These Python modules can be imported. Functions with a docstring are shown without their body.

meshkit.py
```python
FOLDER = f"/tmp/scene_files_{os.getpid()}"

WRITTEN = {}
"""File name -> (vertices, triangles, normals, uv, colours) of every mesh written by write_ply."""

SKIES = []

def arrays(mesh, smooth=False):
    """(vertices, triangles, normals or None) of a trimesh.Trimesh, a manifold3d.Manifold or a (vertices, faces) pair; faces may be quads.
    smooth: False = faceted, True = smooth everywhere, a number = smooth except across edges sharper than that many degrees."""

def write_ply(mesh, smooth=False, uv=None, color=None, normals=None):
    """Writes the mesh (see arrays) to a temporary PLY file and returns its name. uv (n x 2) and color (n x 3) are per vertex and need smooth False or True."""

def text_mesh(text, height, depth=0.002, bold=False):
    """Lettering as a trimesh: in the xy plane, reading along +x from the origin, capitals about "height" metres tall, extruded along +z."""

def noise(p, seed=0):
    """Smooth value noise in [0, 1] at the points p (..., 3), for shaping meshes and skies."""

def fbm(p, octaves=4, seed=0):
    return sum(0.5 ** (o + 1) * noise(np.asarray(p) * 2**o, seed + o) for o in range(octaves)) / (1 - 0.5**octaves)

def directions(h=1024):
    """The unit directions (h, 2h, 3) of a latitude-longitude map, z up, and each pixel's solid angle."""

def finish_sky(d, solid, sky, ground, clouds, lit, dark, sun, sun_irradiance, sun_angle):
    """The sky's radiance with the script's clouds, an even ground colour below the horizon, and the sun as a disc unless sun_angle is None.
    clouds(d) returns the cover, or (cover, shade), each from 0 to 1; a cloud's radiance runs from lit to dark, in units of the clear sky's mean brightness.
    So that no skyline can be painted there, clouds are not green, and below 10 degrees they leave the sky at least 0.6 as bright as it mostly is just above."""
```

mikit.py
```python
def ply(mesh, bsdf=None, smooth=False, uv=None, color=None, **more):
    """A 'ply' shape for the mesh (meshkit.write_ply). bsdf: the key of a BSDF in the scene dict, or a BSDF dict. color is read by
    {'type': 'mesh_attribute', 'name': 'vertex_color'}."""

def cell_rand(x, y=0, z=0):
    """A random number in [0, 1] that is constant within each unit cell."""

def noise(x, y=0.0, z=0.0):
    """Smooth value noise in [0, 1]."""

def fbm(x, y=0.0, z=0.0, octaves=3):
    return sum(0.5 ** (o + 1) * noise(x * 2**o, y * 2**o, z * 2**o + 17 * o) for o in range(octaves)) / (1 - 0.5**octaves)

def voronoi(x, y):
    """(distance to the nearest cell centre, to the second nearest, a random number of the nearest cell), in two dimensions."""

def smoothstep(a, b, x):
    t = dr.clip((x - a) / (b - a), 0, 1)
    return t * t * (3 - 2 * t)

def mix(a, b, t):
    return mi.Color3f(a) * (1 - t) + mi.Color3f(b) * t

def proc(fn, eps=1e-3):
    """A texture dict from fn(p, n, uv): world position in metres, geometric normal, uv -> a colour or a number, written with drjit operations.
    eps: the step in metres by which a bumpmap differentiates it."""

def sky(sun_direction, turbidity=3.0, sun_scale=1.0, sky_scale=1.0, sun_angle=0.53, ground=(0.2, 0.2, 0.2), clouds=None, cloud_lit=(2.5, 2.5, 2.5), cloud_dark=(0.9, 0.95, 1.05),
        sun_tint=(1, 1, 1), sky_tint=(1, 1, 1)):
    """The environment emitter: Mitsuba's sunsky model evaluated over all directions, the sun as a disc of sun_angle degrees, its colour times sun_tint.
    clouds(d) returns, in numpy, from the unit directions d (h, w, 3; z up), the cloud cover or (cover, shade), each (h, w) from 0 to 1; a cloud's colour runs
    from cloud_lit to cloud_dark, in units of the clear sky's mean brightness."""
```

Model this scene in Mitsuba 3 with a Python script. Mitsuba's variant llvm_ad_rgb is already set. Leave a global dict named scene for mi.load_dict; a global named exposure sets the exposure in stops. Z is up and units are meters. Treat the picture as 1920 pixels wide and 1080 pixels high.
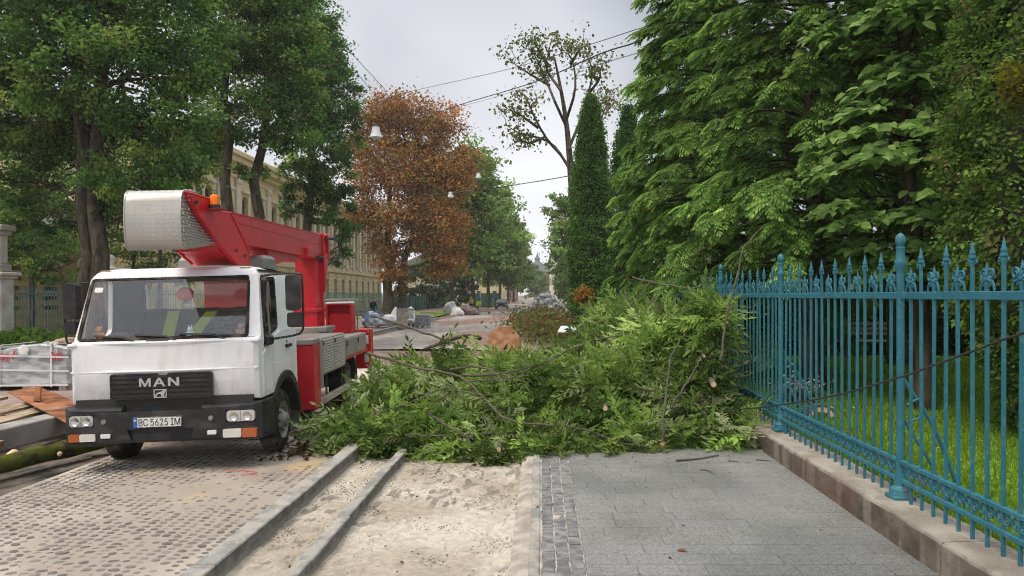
import math, random, zlib
import numpy as np, trimesh, mitsuba as mi, drjit as dr, mikit, meshkit
import manifold3d as m3
from shapely.geometry import Polygon, LineString, box as sbox
from mikit import proc, ply, noise, fbm, voronoi, cell_rand, smoothstep, mix

scene, labels = {}, {}
M = scene
PI = math.pi
# ------------------------------------------------------------------ camera, sky, exposure
# street axis = +y, x to the right, z up; the pavement on the right is z = 0
F_PX, VPX, VPY, EYE = 1400.0, 1015.0, 554.0, 1.8
scene['camera'] = {
    'type': 'perspective', 'fov_axis': 'x', 'fov': math.degrees(2 * math.atan(960 / F_PX)),
    'near_clip': 0.05, 'far_clip': 3000.0,
    'principal_point_offset_x': -(VPX - 960) / 1920, 'principal_point_offset_y': -(VPY - 540) / 1080,
    'to_world': mi.ScalarTransform4f().look_at(origin=[0, 0, EYE], target=[0, 10, EYE], up=[0, 0, 1]),
}
exposure = 2.9


def cloud_cover(d):
    q = d / np.maximum(d[..., 2:] + 0.35, 0.2)
    n = meshkit.fbm(np.stack([q[..., 0] * 1.3, q[..., 1] * 0.9, q[..., 2] * 0 + 3.1], -1), 4, 5)
    e = np.degrees(np.arcsin(np.clip(d[..., 2], 0, 1)))        # overcast: brightest overhead, as a cloudy sky is
    s = np.interp(e, [0, 6, 22, 40, 90], [0.80, 0.84, 0.96, 0.80, 0.0]) + 0.85 * (n - 0.5)
    return np.ones_like(n), np.clip(s, 0, 1)


scene['sky_light'] = mikit.sky((-0.35, -0.45, 0.85), turbidity=4, sun_scale=0.2, sun_angle=25, sky_scale=1.0,
                               clouds=cloud_cover, cloud_lit=(3.15, 3.15, 3.15), cloud_dark=(0.60, 0.64, 0.73), ground=(0.16, 0.15, 0.13))

# ------------------------------------------------------------------ helpers
XF = [None]                     # current placement (3x3, offset) applied to meshes that are put into the scene
_count = {}


def key_for(name, parent=None):
    base = (parent + '__' if parent else '') + name
    assert parent or base not in M or base in _count, base
    n = _count.get(base, 0)
    _count[base] = n + 1
    return base if n == 0 else f'{base}_{n:03d}'


def tag(key, label=None, cat=None, group=None, kind=None):
    d = labels.setdefault(key, {})
    for k, v in (('label', label), ('category', cat), ('group', group), ('kind', kind)):
        if v:
            d[k] = v
    return key


def thing(name, label, cat, group=None):
    return tag(key_for(name), label, cat, group)


def vf(m):
    if isinstance(m, tuple):
        return m
    if hasattr(m, 'to_mesh'):
        q = m.to_mesh()
        return np.array(q.vert_properties[:, :3], float), np.array(q.tri_verts, int)
    return np.array(m.vertices, float), np.array(m.faces, int)


def put(name, mesh, bsdf, parent=None, smooth=False, color=None, xf=True, **lab):
    v, f = vf(mesh)
    if xf and XF[0] is not None:
        v = v @ XF[0][0].T + XF[0][1]
    k = key_for(name, parent)
    scene[k] = ply((v, f), bsdf, smooth=smooth, color=color)
    if lab:
        tag(k, **lab)
    return k


def again(name, src, parent=None, to_world=None, **lab):
    """one more entry that shares the ply of another one, placed by to_world"""
    k = key_for(name, parent)
    d = dict(scene[src]) if isinstance(src, str) else dict(src)
    if to_world is not None:
        d['to_world'] = to_world
    scene[k] = d
    if lab:
        tag(k, **lab)
    return k


def join(*ms):
    vs, fs, n = [], [], 0
    for m in ms:
        v, f = vf(m)
        vs.append(v); fs.append(f + n); n += len(v)
    return np.vstack(vs), np.vstack(fs)


def joinc(parts):
    """[(mesh, colour)] -> mesh, per-vertex colour"""
    m = join(*[p[0] for p in parts])
    c = np.vstack([np.broadcast_to(np.asarray(p[1], float), (len(vf(p[0])[0]), 3)) for p in parts])
    return m, c


def rng_of(s):
    return np.random.default_rng(zlib.crc32(s.encode()))


_s = [(a, b, c) for a in (-1, 1) for b in (-1, 1) for c in (-1, 1)]
_cb = np.array([[(1 if k == 0 else .8) * a, (1 if k == 1 else .8) * b, (1 if k == 2 else .8) * c] for a, b, c in _s for k in range(3)])
_hull = trimesh.convex.convex_hull(_cb)
CBF = np.array(trimesh.Trimesh(_hull.vertices, _hull.faces).faces)
_hv = np.array(_hull.vertices)
_hs = np.sign(_hv); _ha = np.abs(_hv) > .9
BOXV = np.array(_s, float)
_bh = trimesh.creation.box(extents=(2, 2, 2)); BOXV, BOXF = np.array(_bh.vertices), np.array(_bh.faces)


def box(x0, x1, y0, y1, z0, z1, b=0.0):
    c = np.array([x0 + x1, y0 + y1, z0 + z1]) / 2
    h = np.array([x1 - x0, y1 - y0, z1 - z0]) / 2
    if b <= 0:
        return BOXV * h + c, BOXF.copy()
    b = min(b, h.min() * .9)
    return _hs * np.where(_ha, h, h - b) + c, CBF.copy()


def tube(pts, r, sides=6, caps=True):
    p = np.asarray(pts, float)
    r = np.broadcast_to(np.asarray(r, float), (len(p),))
    t = np.gradient(p, axis=0)
    t /= np.linalg.norm(t, axis=1, keepdims=True) + 1e-12
    a = np.cross(t[0], [0, 0, 1.0] if abs(t[0][2]) < .9 else [1.0, 0, 0])
    A = []
    for k in range(len(p)):
        a = a - t[k] * (a @ t[k])
        a /= np.linalg.norm(a) + 1e-12
        A.append(a)
    A = np.array(A); B = np.cross(t, A)
    ang = np.arange(sides) * 2 * PI / sides
    v = (p[:, None] + r[:, None, None] * (np.cos(ang)[None, :, None] * A[:, None] + np.sin(ang)[None, :, None] * B[:, None])).reshape(-1, 3)
    i, j = np.meshgrid(np.arange(len(p) - 1), np.arange(sides), indexing='ij')
    q = np.stack([i * sides + j, i * sides + (j + 1) % sides, (i + 1) * sides + (j + 1) % sides, (i + 1) * sides + j], -1).reshape(-1, 4)
    f = np.vstack([q[:, [0, 1, 2]], q[:, [0, 2, 3]]])
    if caps:
        n = len(v); v = np.vstack([v, p[0], p[-1]]); k = np.arange(sides); e = (len(p) - 1) * sides
        f = np.vstack([f, np.stack([k * 0 + n, (k + 1) % sides, k], 1), np.stack([k * 0 + n + 1, e + k, e + (k + 1) % sides], 1)])
    return v, f


def curve(pts, n=12):
    """smooth polyline through points (Catmull-Rom)"""
    p = np.asarray(pts, float)
    if len(p) < 3:
        return np.linspace(p[0], p[-1], n)
    p = np.vstack([2 * p[0] - p[1], p, 2 * p[-1] - p[-2]])
    out = []
    m = len(p) - 3
    for t in np.linspace(0, m - 1e-9, n):
        i = int(t); u = t - i
        a, b, c, d = p[i:i + 4]
        out.append(.5 * (2 * b + (c - a) * u + (2 * a - 5 * b + 4 * c - d) * u * u + (3 * b - a - 3 * c + d) * u ** 3))
    return np.array(out)


def lathe(prof, n=16, at=(0, 0, 0), axis='z'):
    p = np.asarray(prof, float)          # (radius, height)
    ang = np.arange(n) * 2 * PI / n
    v = np.stack([p[:, 0, None] * np.cos(ang), p[:, 0, None] * np.sin(ang), np.repeat(p[:, 1, None], n, 1)], -1).reshape(-1, 3)
    i, j = np.meshgrid(np.arange(len(p) - 1), np.arange(n), indexing='ij')
    q = np.stack([i * n + j, i * n + (j + 1) % n, (i + 1) * n + (j + 1) % n, (i + 1) * n + j], -1).reshape(-1, 4)
    f = np.vstack([q[:, [0, 1, 2]], q[:, [0, 2, 3]]])
    if axis == 'x':
        v = v[:, [2, 0, 1]]
    if axis == 'y':
        v = v[:, [1, 2, 0]]
    return v + np.asarray(at, float), f


def prism(poly, a0, a1, axis='z'):
    """polygon (list or shapely) extruded from a0 to a1; axis x: poly in (y, z); y: (x, z); z: (x, y)"""
    if not hasattr(poly, 'geom_type'):
        poly = Polygon(poly)
    poly = poly if poly.is_valid else poly.buffer(0)
    gs = getattr(poly, 'geoms', [poly])
    out = []
    for g in gs:
        m = trimesh.creation.extrude_polygon(g, abs(a1 - a0), engine='earcut')
        v, f = np.array(m.vertices), np.array(m.faces)
        v[:, 2] += min(a0, a1)
        if axis == 'x':
            v = v[:, [2, 0, 1]]
        elif axis == 'y':
            v = np.stack([v[:, 0], v[:, 2], v[:, 1]], 1); f = f[:, ::-1]
        out.append((v, f))
    return join(*out)


def manifold(m):
    v, f = vf(m)
    t = trimesh.Trimesh(v, f); t.merge_vertices(); t.fix_normals()
    return m3.Manifold(m3.Mesh(np.asarray(t.vertices, np.float32), np.asarray(t.faces, np.uint32)))


def rrect(x0, x1, y0, y1, r, n=4):
    return sbox(x0 + r, y0 + r, x1 - r, y1 - r).buffer(r, quad_segs=n)


def rot(axis, deg):
    a = math.radians(deg); c, s = math.cos(a), math.sin(a)
    return np.array({'x': [[1, 0, 0], [0, c, -s], [0, s, c]], 'y': [[c, 0, s], [0, 1, 0], [-s, 0, c]], 'z': [[c, -s, 0], [s, c, 0], [0, 0, 1]]}[axis])


def moved(m, R=None, off=(0, 0, 0), scale=1.0):
    v, f = vf(m)
    v = v * scale
    if R is not None:
        v = v @ R.T
    return v + np.asarray(off, float), f


def sheet(x0, x1, y0, y1, dx, dy, h):
    """grid sheet with heights h(x, y)"""
    xs = np.linspace(x0, x1, max(2, int(round((x1 - x0) / dx)) + 1)); ys = np.linspace(y0, y1, max(2, int(round((y1 - y0) / dy)) + 1))
    X, Y = np.meshgrid(xs, ys, indexing='ij')
    v = np.stack([X, Y, h(X, Y)], -1).reshape(-1, 3)
    n = len(ys); i, j = np.meshgrid(np.arange(len(xs) - 1), np.arange(n - 1), indexing='ij')
    q = np.stack([i * n + j, (i + 1) * n + j, (i + 1) * n + j + 1, i * n + j + 1], -1).reshape(-1, 4)
    return v, np.vstack([q[:, [0, 1, 2]], q[:, [0, 2, 3]]])


def blob(seed, r=(1, 1, 1), at=(0, 0, 0), amp=.25, freq=1.6, sub=3, flat=None):
    m = trimesh.creation.icosphere(subdivisions=sub, radius=1.0)
    v = np.array(m.vertices)
    v = v * (1 + amp * (meshkit.fbm(v * freq + seed * 7.3, 3, seed) - .5) * 2)[:, None] * np.asarray(r)
    if flat is not None:
        v[:, 2] = np.maximum(v[:, 2], flat)
    return v + np.asarray(at), np.array(m.faces)


def norm(a):
    return a / (np.linalg.norm(a, axis=-1, keepdims=True) + 1e-12)


def frames(d, n):
    """rotation matrices with template y along d and template z near n"""
    d = norm(d); x = norm(np.cross(d, n)); z = np.cross(x, d)
    return np.stack([x, d, z], -1)


def scatter(T, P, R, S):
    tv, tf = T
    S = np.asarray(S, float)
    S = S[:, None, None] if S.ndim == 1 else S[:, None, :]
    v = np.einsum('kij,knj->kni', R, tv[None] * S) + P[:, None]
    f = tf[None] + (np.arange(len(P)) * len(tv))[:, None, None]
    return v.reshape(-1, 3), f.reshape(-1, 3)


def vcol(T, C, rng=None, jitter=0.0):
    c = np.repeat(np.asarray(C, float), len(T[0]), axis=0)
    if jitter and rng is not None:
        c = c * (1 + jitter * rng.standard_normal((len(c), 1)))
    return np.clip(c, .002, 1)


def randdir(rng, n):
    return norm(rng.standard_normal((n, 3)))


# ------------------------------------------------------------------ materials
def principled(color, rough=.5, metal=0.0, **k):
    c = color if isinstance(color, dict) else {'type': 'rgb', 'value': list(color)}
    return {'type': 'principled', 'base_color': c, 'roughness': rough, 'metallic': metal, **k}


def two(b):
    return {'type': 'twosided', 'bsdf': b}


VC = {'type': 'mesh_attribute', 'name': 'vertex_color'}
M = scene
M['leaf_mat'] = {'type': 'principledthin', 'base_color': VC, 'roughness': .38, 'diff_trans': 1.0, 'spec_trans': 0.0, 'eta': 1.45}
M['needle_mat'] = {'type': 'principledthin', 'base_color': VC, 'roughness': .55, 'diff_trans': .8, 'spec_trans': 0.0, 'eta': 1.3}
M['vc_rough'] = two(principled(VC, .8, specular=.3))
M['vc_satin'] = two(principled(VC, .45, specular=.5))


def bark_fn(p, n, uv):
    a = fbm(p.x * 9, p.y * 9, p.z * 2.2, 4)
    b = noise(p.x * 30, p.y * 30, p.z * 5)
    return mix((.035, .030, .025), (.13, .112, .09), smoothstep(.25, .8, a * .75 + b * .25))


M['bark'] = two({'type': 'bumpmap', 'arbitrary': proc(lambda p, n, uv: fbm(p.x * 14, p.y * 14, p.z * 3, 3), eps=.01), 'scale': .03, 'bsdf': principled(proc(bark_fn), .9, specular=.2)})
M['twig_mat'] = two(principled(proc(lambda p, n, uv: mix((.05, .045, .035), (.17, .15, .12), fbm(p.x * 20, p.y * 20, p.z * 20, 3))), .8, specular=.25))
M['moss_bark'] = two({'type': 'bumpmap', 'arbitrary': proc(lambda p, n, uv: fbm(p.x * 25, p.y * 25, p.z * 25, 3), eps=.005), 'scale': .02,
                      'bsdf': principled(proc(lambda p, n, uv: mix((.04, .036, .025), (.085, .10, .018), smoothstep(.4, .62, fbm(p.x * 7, p.y * 7, p.z * 7, 4)))), .95, specular=.1)})


def cut_fn(p, n, uv):
    r = fbm(p.x * 6, p.y * 6, p.z * 6, 3)
    return mix((.40, .19, .095), (.56, .35, .21), smoothstep(.3, .7, r))


M['cut_wood'] = two(principled(proc(cut_fn), .8, specular=.2))
M['pale_cut_wood'] = two(principled((.62, .46, .28), .8, specular=.2))


def plank_fn(p, n, uv):
    g = fbm(p.x * 26, p.y * 1.6, p.z * 26, 4)
    return mix((.17, .12, .075), (.42, .34, .24), smoothstep(.3, .72, g))


M['plank_wood'] = two(principled(proc(plank_fn), .8, specular=.2))


def sand_fn(p, n, uv):
    a = fbm(p.x * 1.5, p.y * 1.5, 0, 4)
    b = fbm(p.x * 16 + 7, p.y * 7, 1, 4)
    g = noise(p.x * 170, p.y * 170, 0)
    c = mix((.31, .275, .228), (.43, .398, .345), smoothstep(.3, .7, a))
    damp = smoothstep(.52, .66, b) * smoothstep(.44, .6, fbm(p.x * 1.1 + 31, p.y * 1.0 + 9, 3, 3))
    c = mix(c, (.15, .135, .115), damp * .8)
    c = c * (.88 + .24 * smoothstep(.25, .75, fbm(p.x * 30, p.y * 24, 7, 3)))
    return c * (.86 + .28 * g)


M['sand_mat'] = two({'type': 'bumpmap', 'arbitrary': proc(lambda p, n, uv: fbm(p.x * 40, p.y * 40, 0, 3), eps=.004), 'scale': .012, 'bsdf': principled(proc(sand_fn), .95, specular=.1)})


def road_sand_fn(p, n, uv):
    a = fbm(p.x * .9 + 5, p.y * .8, 0, 4)
    g = noise(p.x * 150, p.y * 150, 0)
    c = mix((.285, .252, .218), (.44, .408, .365), smoothstep(.32, .66, a))
    wet = smoothstep(.5, .72, fbm(p.x * .7 + 40, p.y * .5, 0, 3))
    c = mix(c, (.19, .15, .125), wet * .7)
    yel = smoothstep(.56, .7, fbm(p.x * 1.2 + 3, p.y * 1.2 + 8, 5, 3)) * smoothstep(8.6, 7.6, dr.abs(p.y - 8.0) + 7.2)
    c = mix(c, (.46, .33, .14), yel * .5)
    return c * (.88 + .24 * g)


M['road_sand'] = two({'type': 'bumpmap', 'arbitrary': proc(lambda p, n, uv: fbm(p.x * 45, p.y * 45, 0, 3), eps=.004), 'scale': .008, 'bsdf': principled(proc(road_sand_fn), .92, specular=.15)})


def stone(lo, hi, sp=.1, scale=6.0, grain=260):
    def fn(p, n, uv):
        a = fbm(p.x * scale, p.y * scale, p.z * scale, 3)
        g = noise(p.x * grain, p.y * grain, p.z * grain)
        return mix(lo, hi, smoothstep(.25, .75, a)) * (1 - sp + 2 * sp * g)
    return fn


for i, (lo, hi) in enumerate([((.12, .108, .098), (.185, .168, .152)), ((.095, .085, .077), (.155, .141, .128)), ((.15, .135, .122), (.225, .205, .186))]):
    M[f'cobble_{i}'] = principled(proc(stone(lo, hi, .12, 14)), .6, specular=.4)
for i, (lo, hi) in enumerate([((.138, .145, .143), (.194, .201, .196)), ((.144, .150, .148), (.200, .205, .201)), ((.132, .138, .135), (.189, .194, .189)), ((.139, .146, .148), (.195, .202, .202))]):
    M[f'slab_{i}'] = {'type': 'bumpmap', 'arbitrary': proc(lambda p, n, uv: noise(p.x * 120, p.y * 120, p.z * 120), eps=.002), 'scale': .0012, 'bsdf': principled(proc(stone(lo, hi, .42, 1.4, 120)), .6, specular=.4)}
for i, (lo, hi) in enumerate([((.125, .129, .134), (.215, .219, .224)), ((.145, .15, .155), (.235, .24, .244)), ((.108, .112, .117), (.19, .193, .198))]):
    M[f'sett_{i}'] = {'type': 'bumpmap', 'arbitrary': proc(lambda p, n, uv: fbm(p.x * 60, p.y * 60, p.z * 60, 2), eps=.003), 'scale': .012, 'bsdf': principled(proc(stone(lo, hi, .15, 18)), .75, specular=.35)}


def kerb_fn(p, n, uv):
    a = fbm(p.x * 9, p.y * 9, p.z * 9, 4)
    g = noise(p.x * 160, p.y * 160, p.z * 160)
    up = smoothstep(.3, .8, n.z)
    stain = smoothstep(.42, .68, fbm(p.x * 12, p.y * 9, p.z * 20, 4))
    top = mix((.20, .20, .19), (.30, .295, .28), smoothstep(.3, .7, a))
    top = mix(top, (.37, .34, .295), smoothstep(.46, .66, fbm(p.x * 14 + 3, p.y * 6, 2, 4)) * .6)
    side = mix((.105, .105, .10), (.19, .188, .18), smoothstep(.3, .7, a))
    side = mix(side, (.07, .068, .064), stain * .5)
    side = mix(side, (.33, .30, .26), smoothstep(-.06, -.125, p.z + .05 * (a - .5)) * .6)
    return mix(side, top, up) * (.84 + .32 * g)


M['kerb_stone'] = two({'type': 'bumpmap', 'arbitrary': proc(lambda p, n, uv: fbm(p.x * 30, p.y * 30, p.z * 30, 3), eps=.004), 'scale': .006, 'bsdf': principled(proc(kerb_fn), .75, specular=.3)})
M['edging_stone'] = two(principled(proc(stone((.195, .212, .23), (.265, .28, .295), .10, 3)), .65, specular=.4))
M['bedding'] = two({'type': 'bumpmap', 'arbitrary': proc(lambda p, n, uv: fbm(p.x * 40, p.y * 40, p.z * 40, 3), eps=.004), 'scale': .010, 'bsdf': principled(proc(stone((.25, .222, .195), (.40, .37, .33), .14, 9)), .95, specular=.1)})


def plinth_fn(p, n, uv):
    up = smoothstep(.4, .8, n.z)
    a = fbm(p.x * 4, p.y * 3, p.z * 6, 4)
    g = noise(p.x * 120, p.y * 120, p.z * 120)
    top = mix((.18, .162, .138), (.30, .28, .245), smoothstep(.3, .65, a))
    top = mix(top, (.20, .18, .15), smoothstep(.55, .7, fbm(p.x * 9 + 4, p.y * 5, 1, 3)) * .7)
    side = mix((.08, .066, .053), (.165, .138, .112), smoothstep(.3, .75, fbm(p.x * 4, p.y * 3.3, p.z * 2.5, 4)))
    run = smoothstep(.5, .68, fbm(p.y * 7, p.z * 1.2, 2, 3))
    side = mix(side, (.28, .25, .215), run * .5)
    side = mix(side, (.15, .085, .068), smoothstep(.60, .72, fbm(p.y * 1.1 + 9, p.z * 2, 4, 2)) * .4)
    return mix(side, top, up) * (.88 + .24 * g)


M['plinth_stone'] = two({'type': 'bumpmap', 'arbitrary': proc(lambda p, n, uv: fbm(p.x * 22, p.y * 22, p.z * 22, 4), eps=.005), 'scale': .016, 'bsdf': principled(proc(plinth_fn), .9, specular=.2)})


def teal_fn(p, n, uv):
    a = fbm(p.x * 8, p.y * 8, p.z * 4, 3)
    c = mix((.012, .110, .160), (.032, .182, .245), a)
    rust = smoothstep(.60, .70, fbm(p.x * 16 + 5, p.y * 16, p.z * 7, 4)) * smoothstep(.9, .25, p.z)
    c = mix(c, (.12, .075, .05), rust * .6)
    dust = smoothstep(.55, .75, fbm(p.x * 30, p.y * 30, p.z * 22, 3))
    return mix(c, (.10, .23, .28), dust * .35)


M['teal_paint'] = two(principled(proc(teal_fn), .42, specular=.5))
M['old_teal'] = two(principled((.045, .17, .18), .55))


def white_fn(p, n, uv):
    d = smoothstep(.5, .8, fbm(p.x * 3, p.y * 3, p.z * 3, 4))
    low = smoothstep(.95, .45, p.z)
    st = smoothstep(.48, .78, fbm(p.x * 14, p.y * 14, p.z * 1.3, 4))
    c = mix((.77, .785, .815), (.64, .635, .63), d * .3)
    c = mix(c, (.47, .45, .42), st * smoothstep(1.9, .9, p.z) * .35)
    return mix(c, (.40, .37, .32), low * smoothstep(.35, .7, fbm(p.x * 6, p.y * 6, p.z * 9, 3)) * .55)


M['white_paint'] = two(principled(proc(white_fn), .35, specular=.5, clearcoat=.5, clearcoat_gloss=.85))


def red_fn(p, n, uv):
    d = smoothstep(.45, .8, fbm(p.x * 4, p.y * 4, p.z * 4, 4))
    c = mix((.55, .009, .020), (.42, .018, .024), d * .6)
    chip = smoothstep(.66, .72, fbm(p.x * 23, p.y * 23, p.z * 23, 3))
    return mix(c, (.25, .09, .08), chip * .3)


M['red_paint'] = two(principled(proc(red_fn), .38, specular=.5, clearcoat=.4, clearcoat_gloss=.8))
M['dark_red'] = two(principled((.22, .012, .015), .5))
M['black_plastic'] = two(principled(proc(lambda p, n, uv: mix((.016, .017, .019), (.05, .05, .05), smoothstep(.45, .8, fbm(p.x * 5, p.y * 5, p.z * 8, 4)))), .5, specular=.45))
M['rubber'] = two(principled(proc(lambda p, n, uv: mix((.022, .021, .02), (.13, .105, .08), smoothstep(.4, .75, fbm(p.x * 7, p.y * 7, p.z * 7, 4)))), .85, specular=.2))
M['dark_metal'] = two(principled((.035, .034, .033), .6, specular=.4))
M['grey_metal'] = two(principled(proc(lambda p, n, uv: mix((.22, .215, .20), (.34, .33, .31), fbm(p.x * 6, p.y * 6, p.z * 6, 3))), .5, .3))


def tread_fn(p, n, uv):
    return fbm(p.x * 4, p.y * 4, p.z * 4, 3)


M['aluminium'] = two(principled(proc(lambda p, n, uv: mix((.46, .44, .41), (.60, .585, .56), tread_fn(p, n, uv))), .42, .75))
M['dull_aluminium'] = two(principled(proc(lambda p, n, uv: mix((.30, .28, .255), (.46, .44, .41), fbm(p.x * 3, p.y * 3, p.z * 7, 4))), .5, .5))
M['chrome'] = two(principled((.72, .72, .72), .25, 1.0))
M['silver_letters'] = two(principled((.62, .62, .62), .35, .6))
M['windscreen_glass'] = {'type': 'thindielectric', 'int_ior': 1.8, 'ext_ior': 1.0}
M['glass'] = {'type': 'thindielectric', 'int_ior': 1.5, 'ext_ior': 1.0}
M['lamp_glass'] = two(principled((.70, .71, .70), .12, .45, specular=.8))
M['amber'] = two(principled((.42, .11, .03), .25, specular=.6))
M['marker_amber'] = two(principled((.38, .28, .13), .4))
M['orange_beacon'] = two(principled((.95, .22, .01), .22, specular=.6))
M['white_lens'] = two(principled((.66, .65, .60), .3, specular=.5))
M['plate_white'] = two(principled((.74, .75, .74), .4))
M['plate_blue'] = two(principled((.02, .12, .55), .4))
M['plate_yellow'] = two(principled((.75, .6, .05), .4))
M['ink'] = two(principled((.02, .02, .022), .5))
M['seat_cloth'] = two(principled((.03, .03, .034), .9, specular=.1))
M['cab_lining'] = two(principled((.06, .06, .06), .85, specular=.15))
M['dash_plastic'] = two(principled((.03, .03, .032), .6))
M['hivis'] = two(principled((.50, .72, .04), .7))
M['concrete'] = two({'type': 'bumpmap', 'arbitrary': proc(lambda p, n, uv: fbm(p.x * 20, p.y * 20, p.z * 20, 3), eps=.005), 'scale': .008, 'bsdf': principled(proc(stone((.15, .15, .145), (.29, .285, .27), .1, 3)), .85, specular=.2)})


def rust_fn(p, n, uv):
    a = fbm(p.x * 5, p.y * 5, p.z * 5, 4)
    c = mix((.125, .045, .022), (.30, .125, .06), smoothstep(.3, .7, a))
    return mix(c, (.36, .25, .18), smoothstep(.58, .75, fbm(p.x * 3 + 9, p.y * 9, p.z * 9, 4)) * .6)


M['rust'] = two(principled(proc(rust_fn), .8, specular=.25))


def dirt_fn(p, n, uv):
    a = fbm(p.x * .45, p.y * .3, 0, 4)
    b = fbm(p.x * 7, p.y * 7, 0, 3)
    c = mix((.13, .098, .08), (.22, .19, .16), smoothstep(.3, .7, a))
    return c * (.72 + .55 * b)


M['dirt'] = two({'type': 'bumpmap', 'arbitrary': proc(lambda p, n, uv: fbm(p.x * 6, p.y * 6, 0, 3), eps=.02), 'scale': .05, 'bsdf': principled(proc(dirt_fn), .95, specular=.1)})
M['brown_paving'] = two(principled(proc(lambda p, n, uv: mix((.165, .12, .104), (.235, .182, .158), smoothstep(.3, .7, fbm(p.x * .8, p.y * .5, 0, 4))) * (.85 + .3 * cell_rand(p.x * 4, p.y * 4, 1))), .85, specular=.25))
M['far_road_mat'] = two(principled(proc(lambda p, n, uv: mix(mix((.16, .15, .142), (.25, .235, .22), smoothstep(.3, .7, fbm(p.x * .5, p.y * .16, 0, 4))), (.17, .115, .09), smoothstep(.5, .62, fbm(p.x * .28 + 9, p.y * .09, 3, 3))) * (.8 + .4 * noise(p.x * 5, p.y * 3, 0))), .85, specular=.3))
M['trench_dirt'] = two({'type': 'bumpmap', 'arbitrary': proc(lambda p, n, uv: fbm(p.x * 12, p.y * 12, 0, 4), eps=.01), 'scale': .03, 'bsdf': principled(proc(lambda p, n, uv: mix((.035, .033, .03), (.14, .12, .10), smoothstep(.35, .75, fbm(p.x * 3, p.y * 3, 0, 4)))), .9, specular=.2)})


def lawn_fn(p, n, uv):
    a = fbm(p.x * .7, p.y * .7, 0, 4)
    b = noise(p.x * 30, p.y * 30, 0)
    return mix((.09, .17, .02), (.17, .28, .035), a) * (.7 + .6 * b)


M['lawn_soil'] = two(principled(proc(lawn_fn), .95, specular=.1))


def facade_fn(p, n, uv):
    a = fbm(p.x * .4, p.y * .4, p.z * .6, 4)
    return mix((.55, .46, .27), (.67, .575, .37), a)


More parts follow.
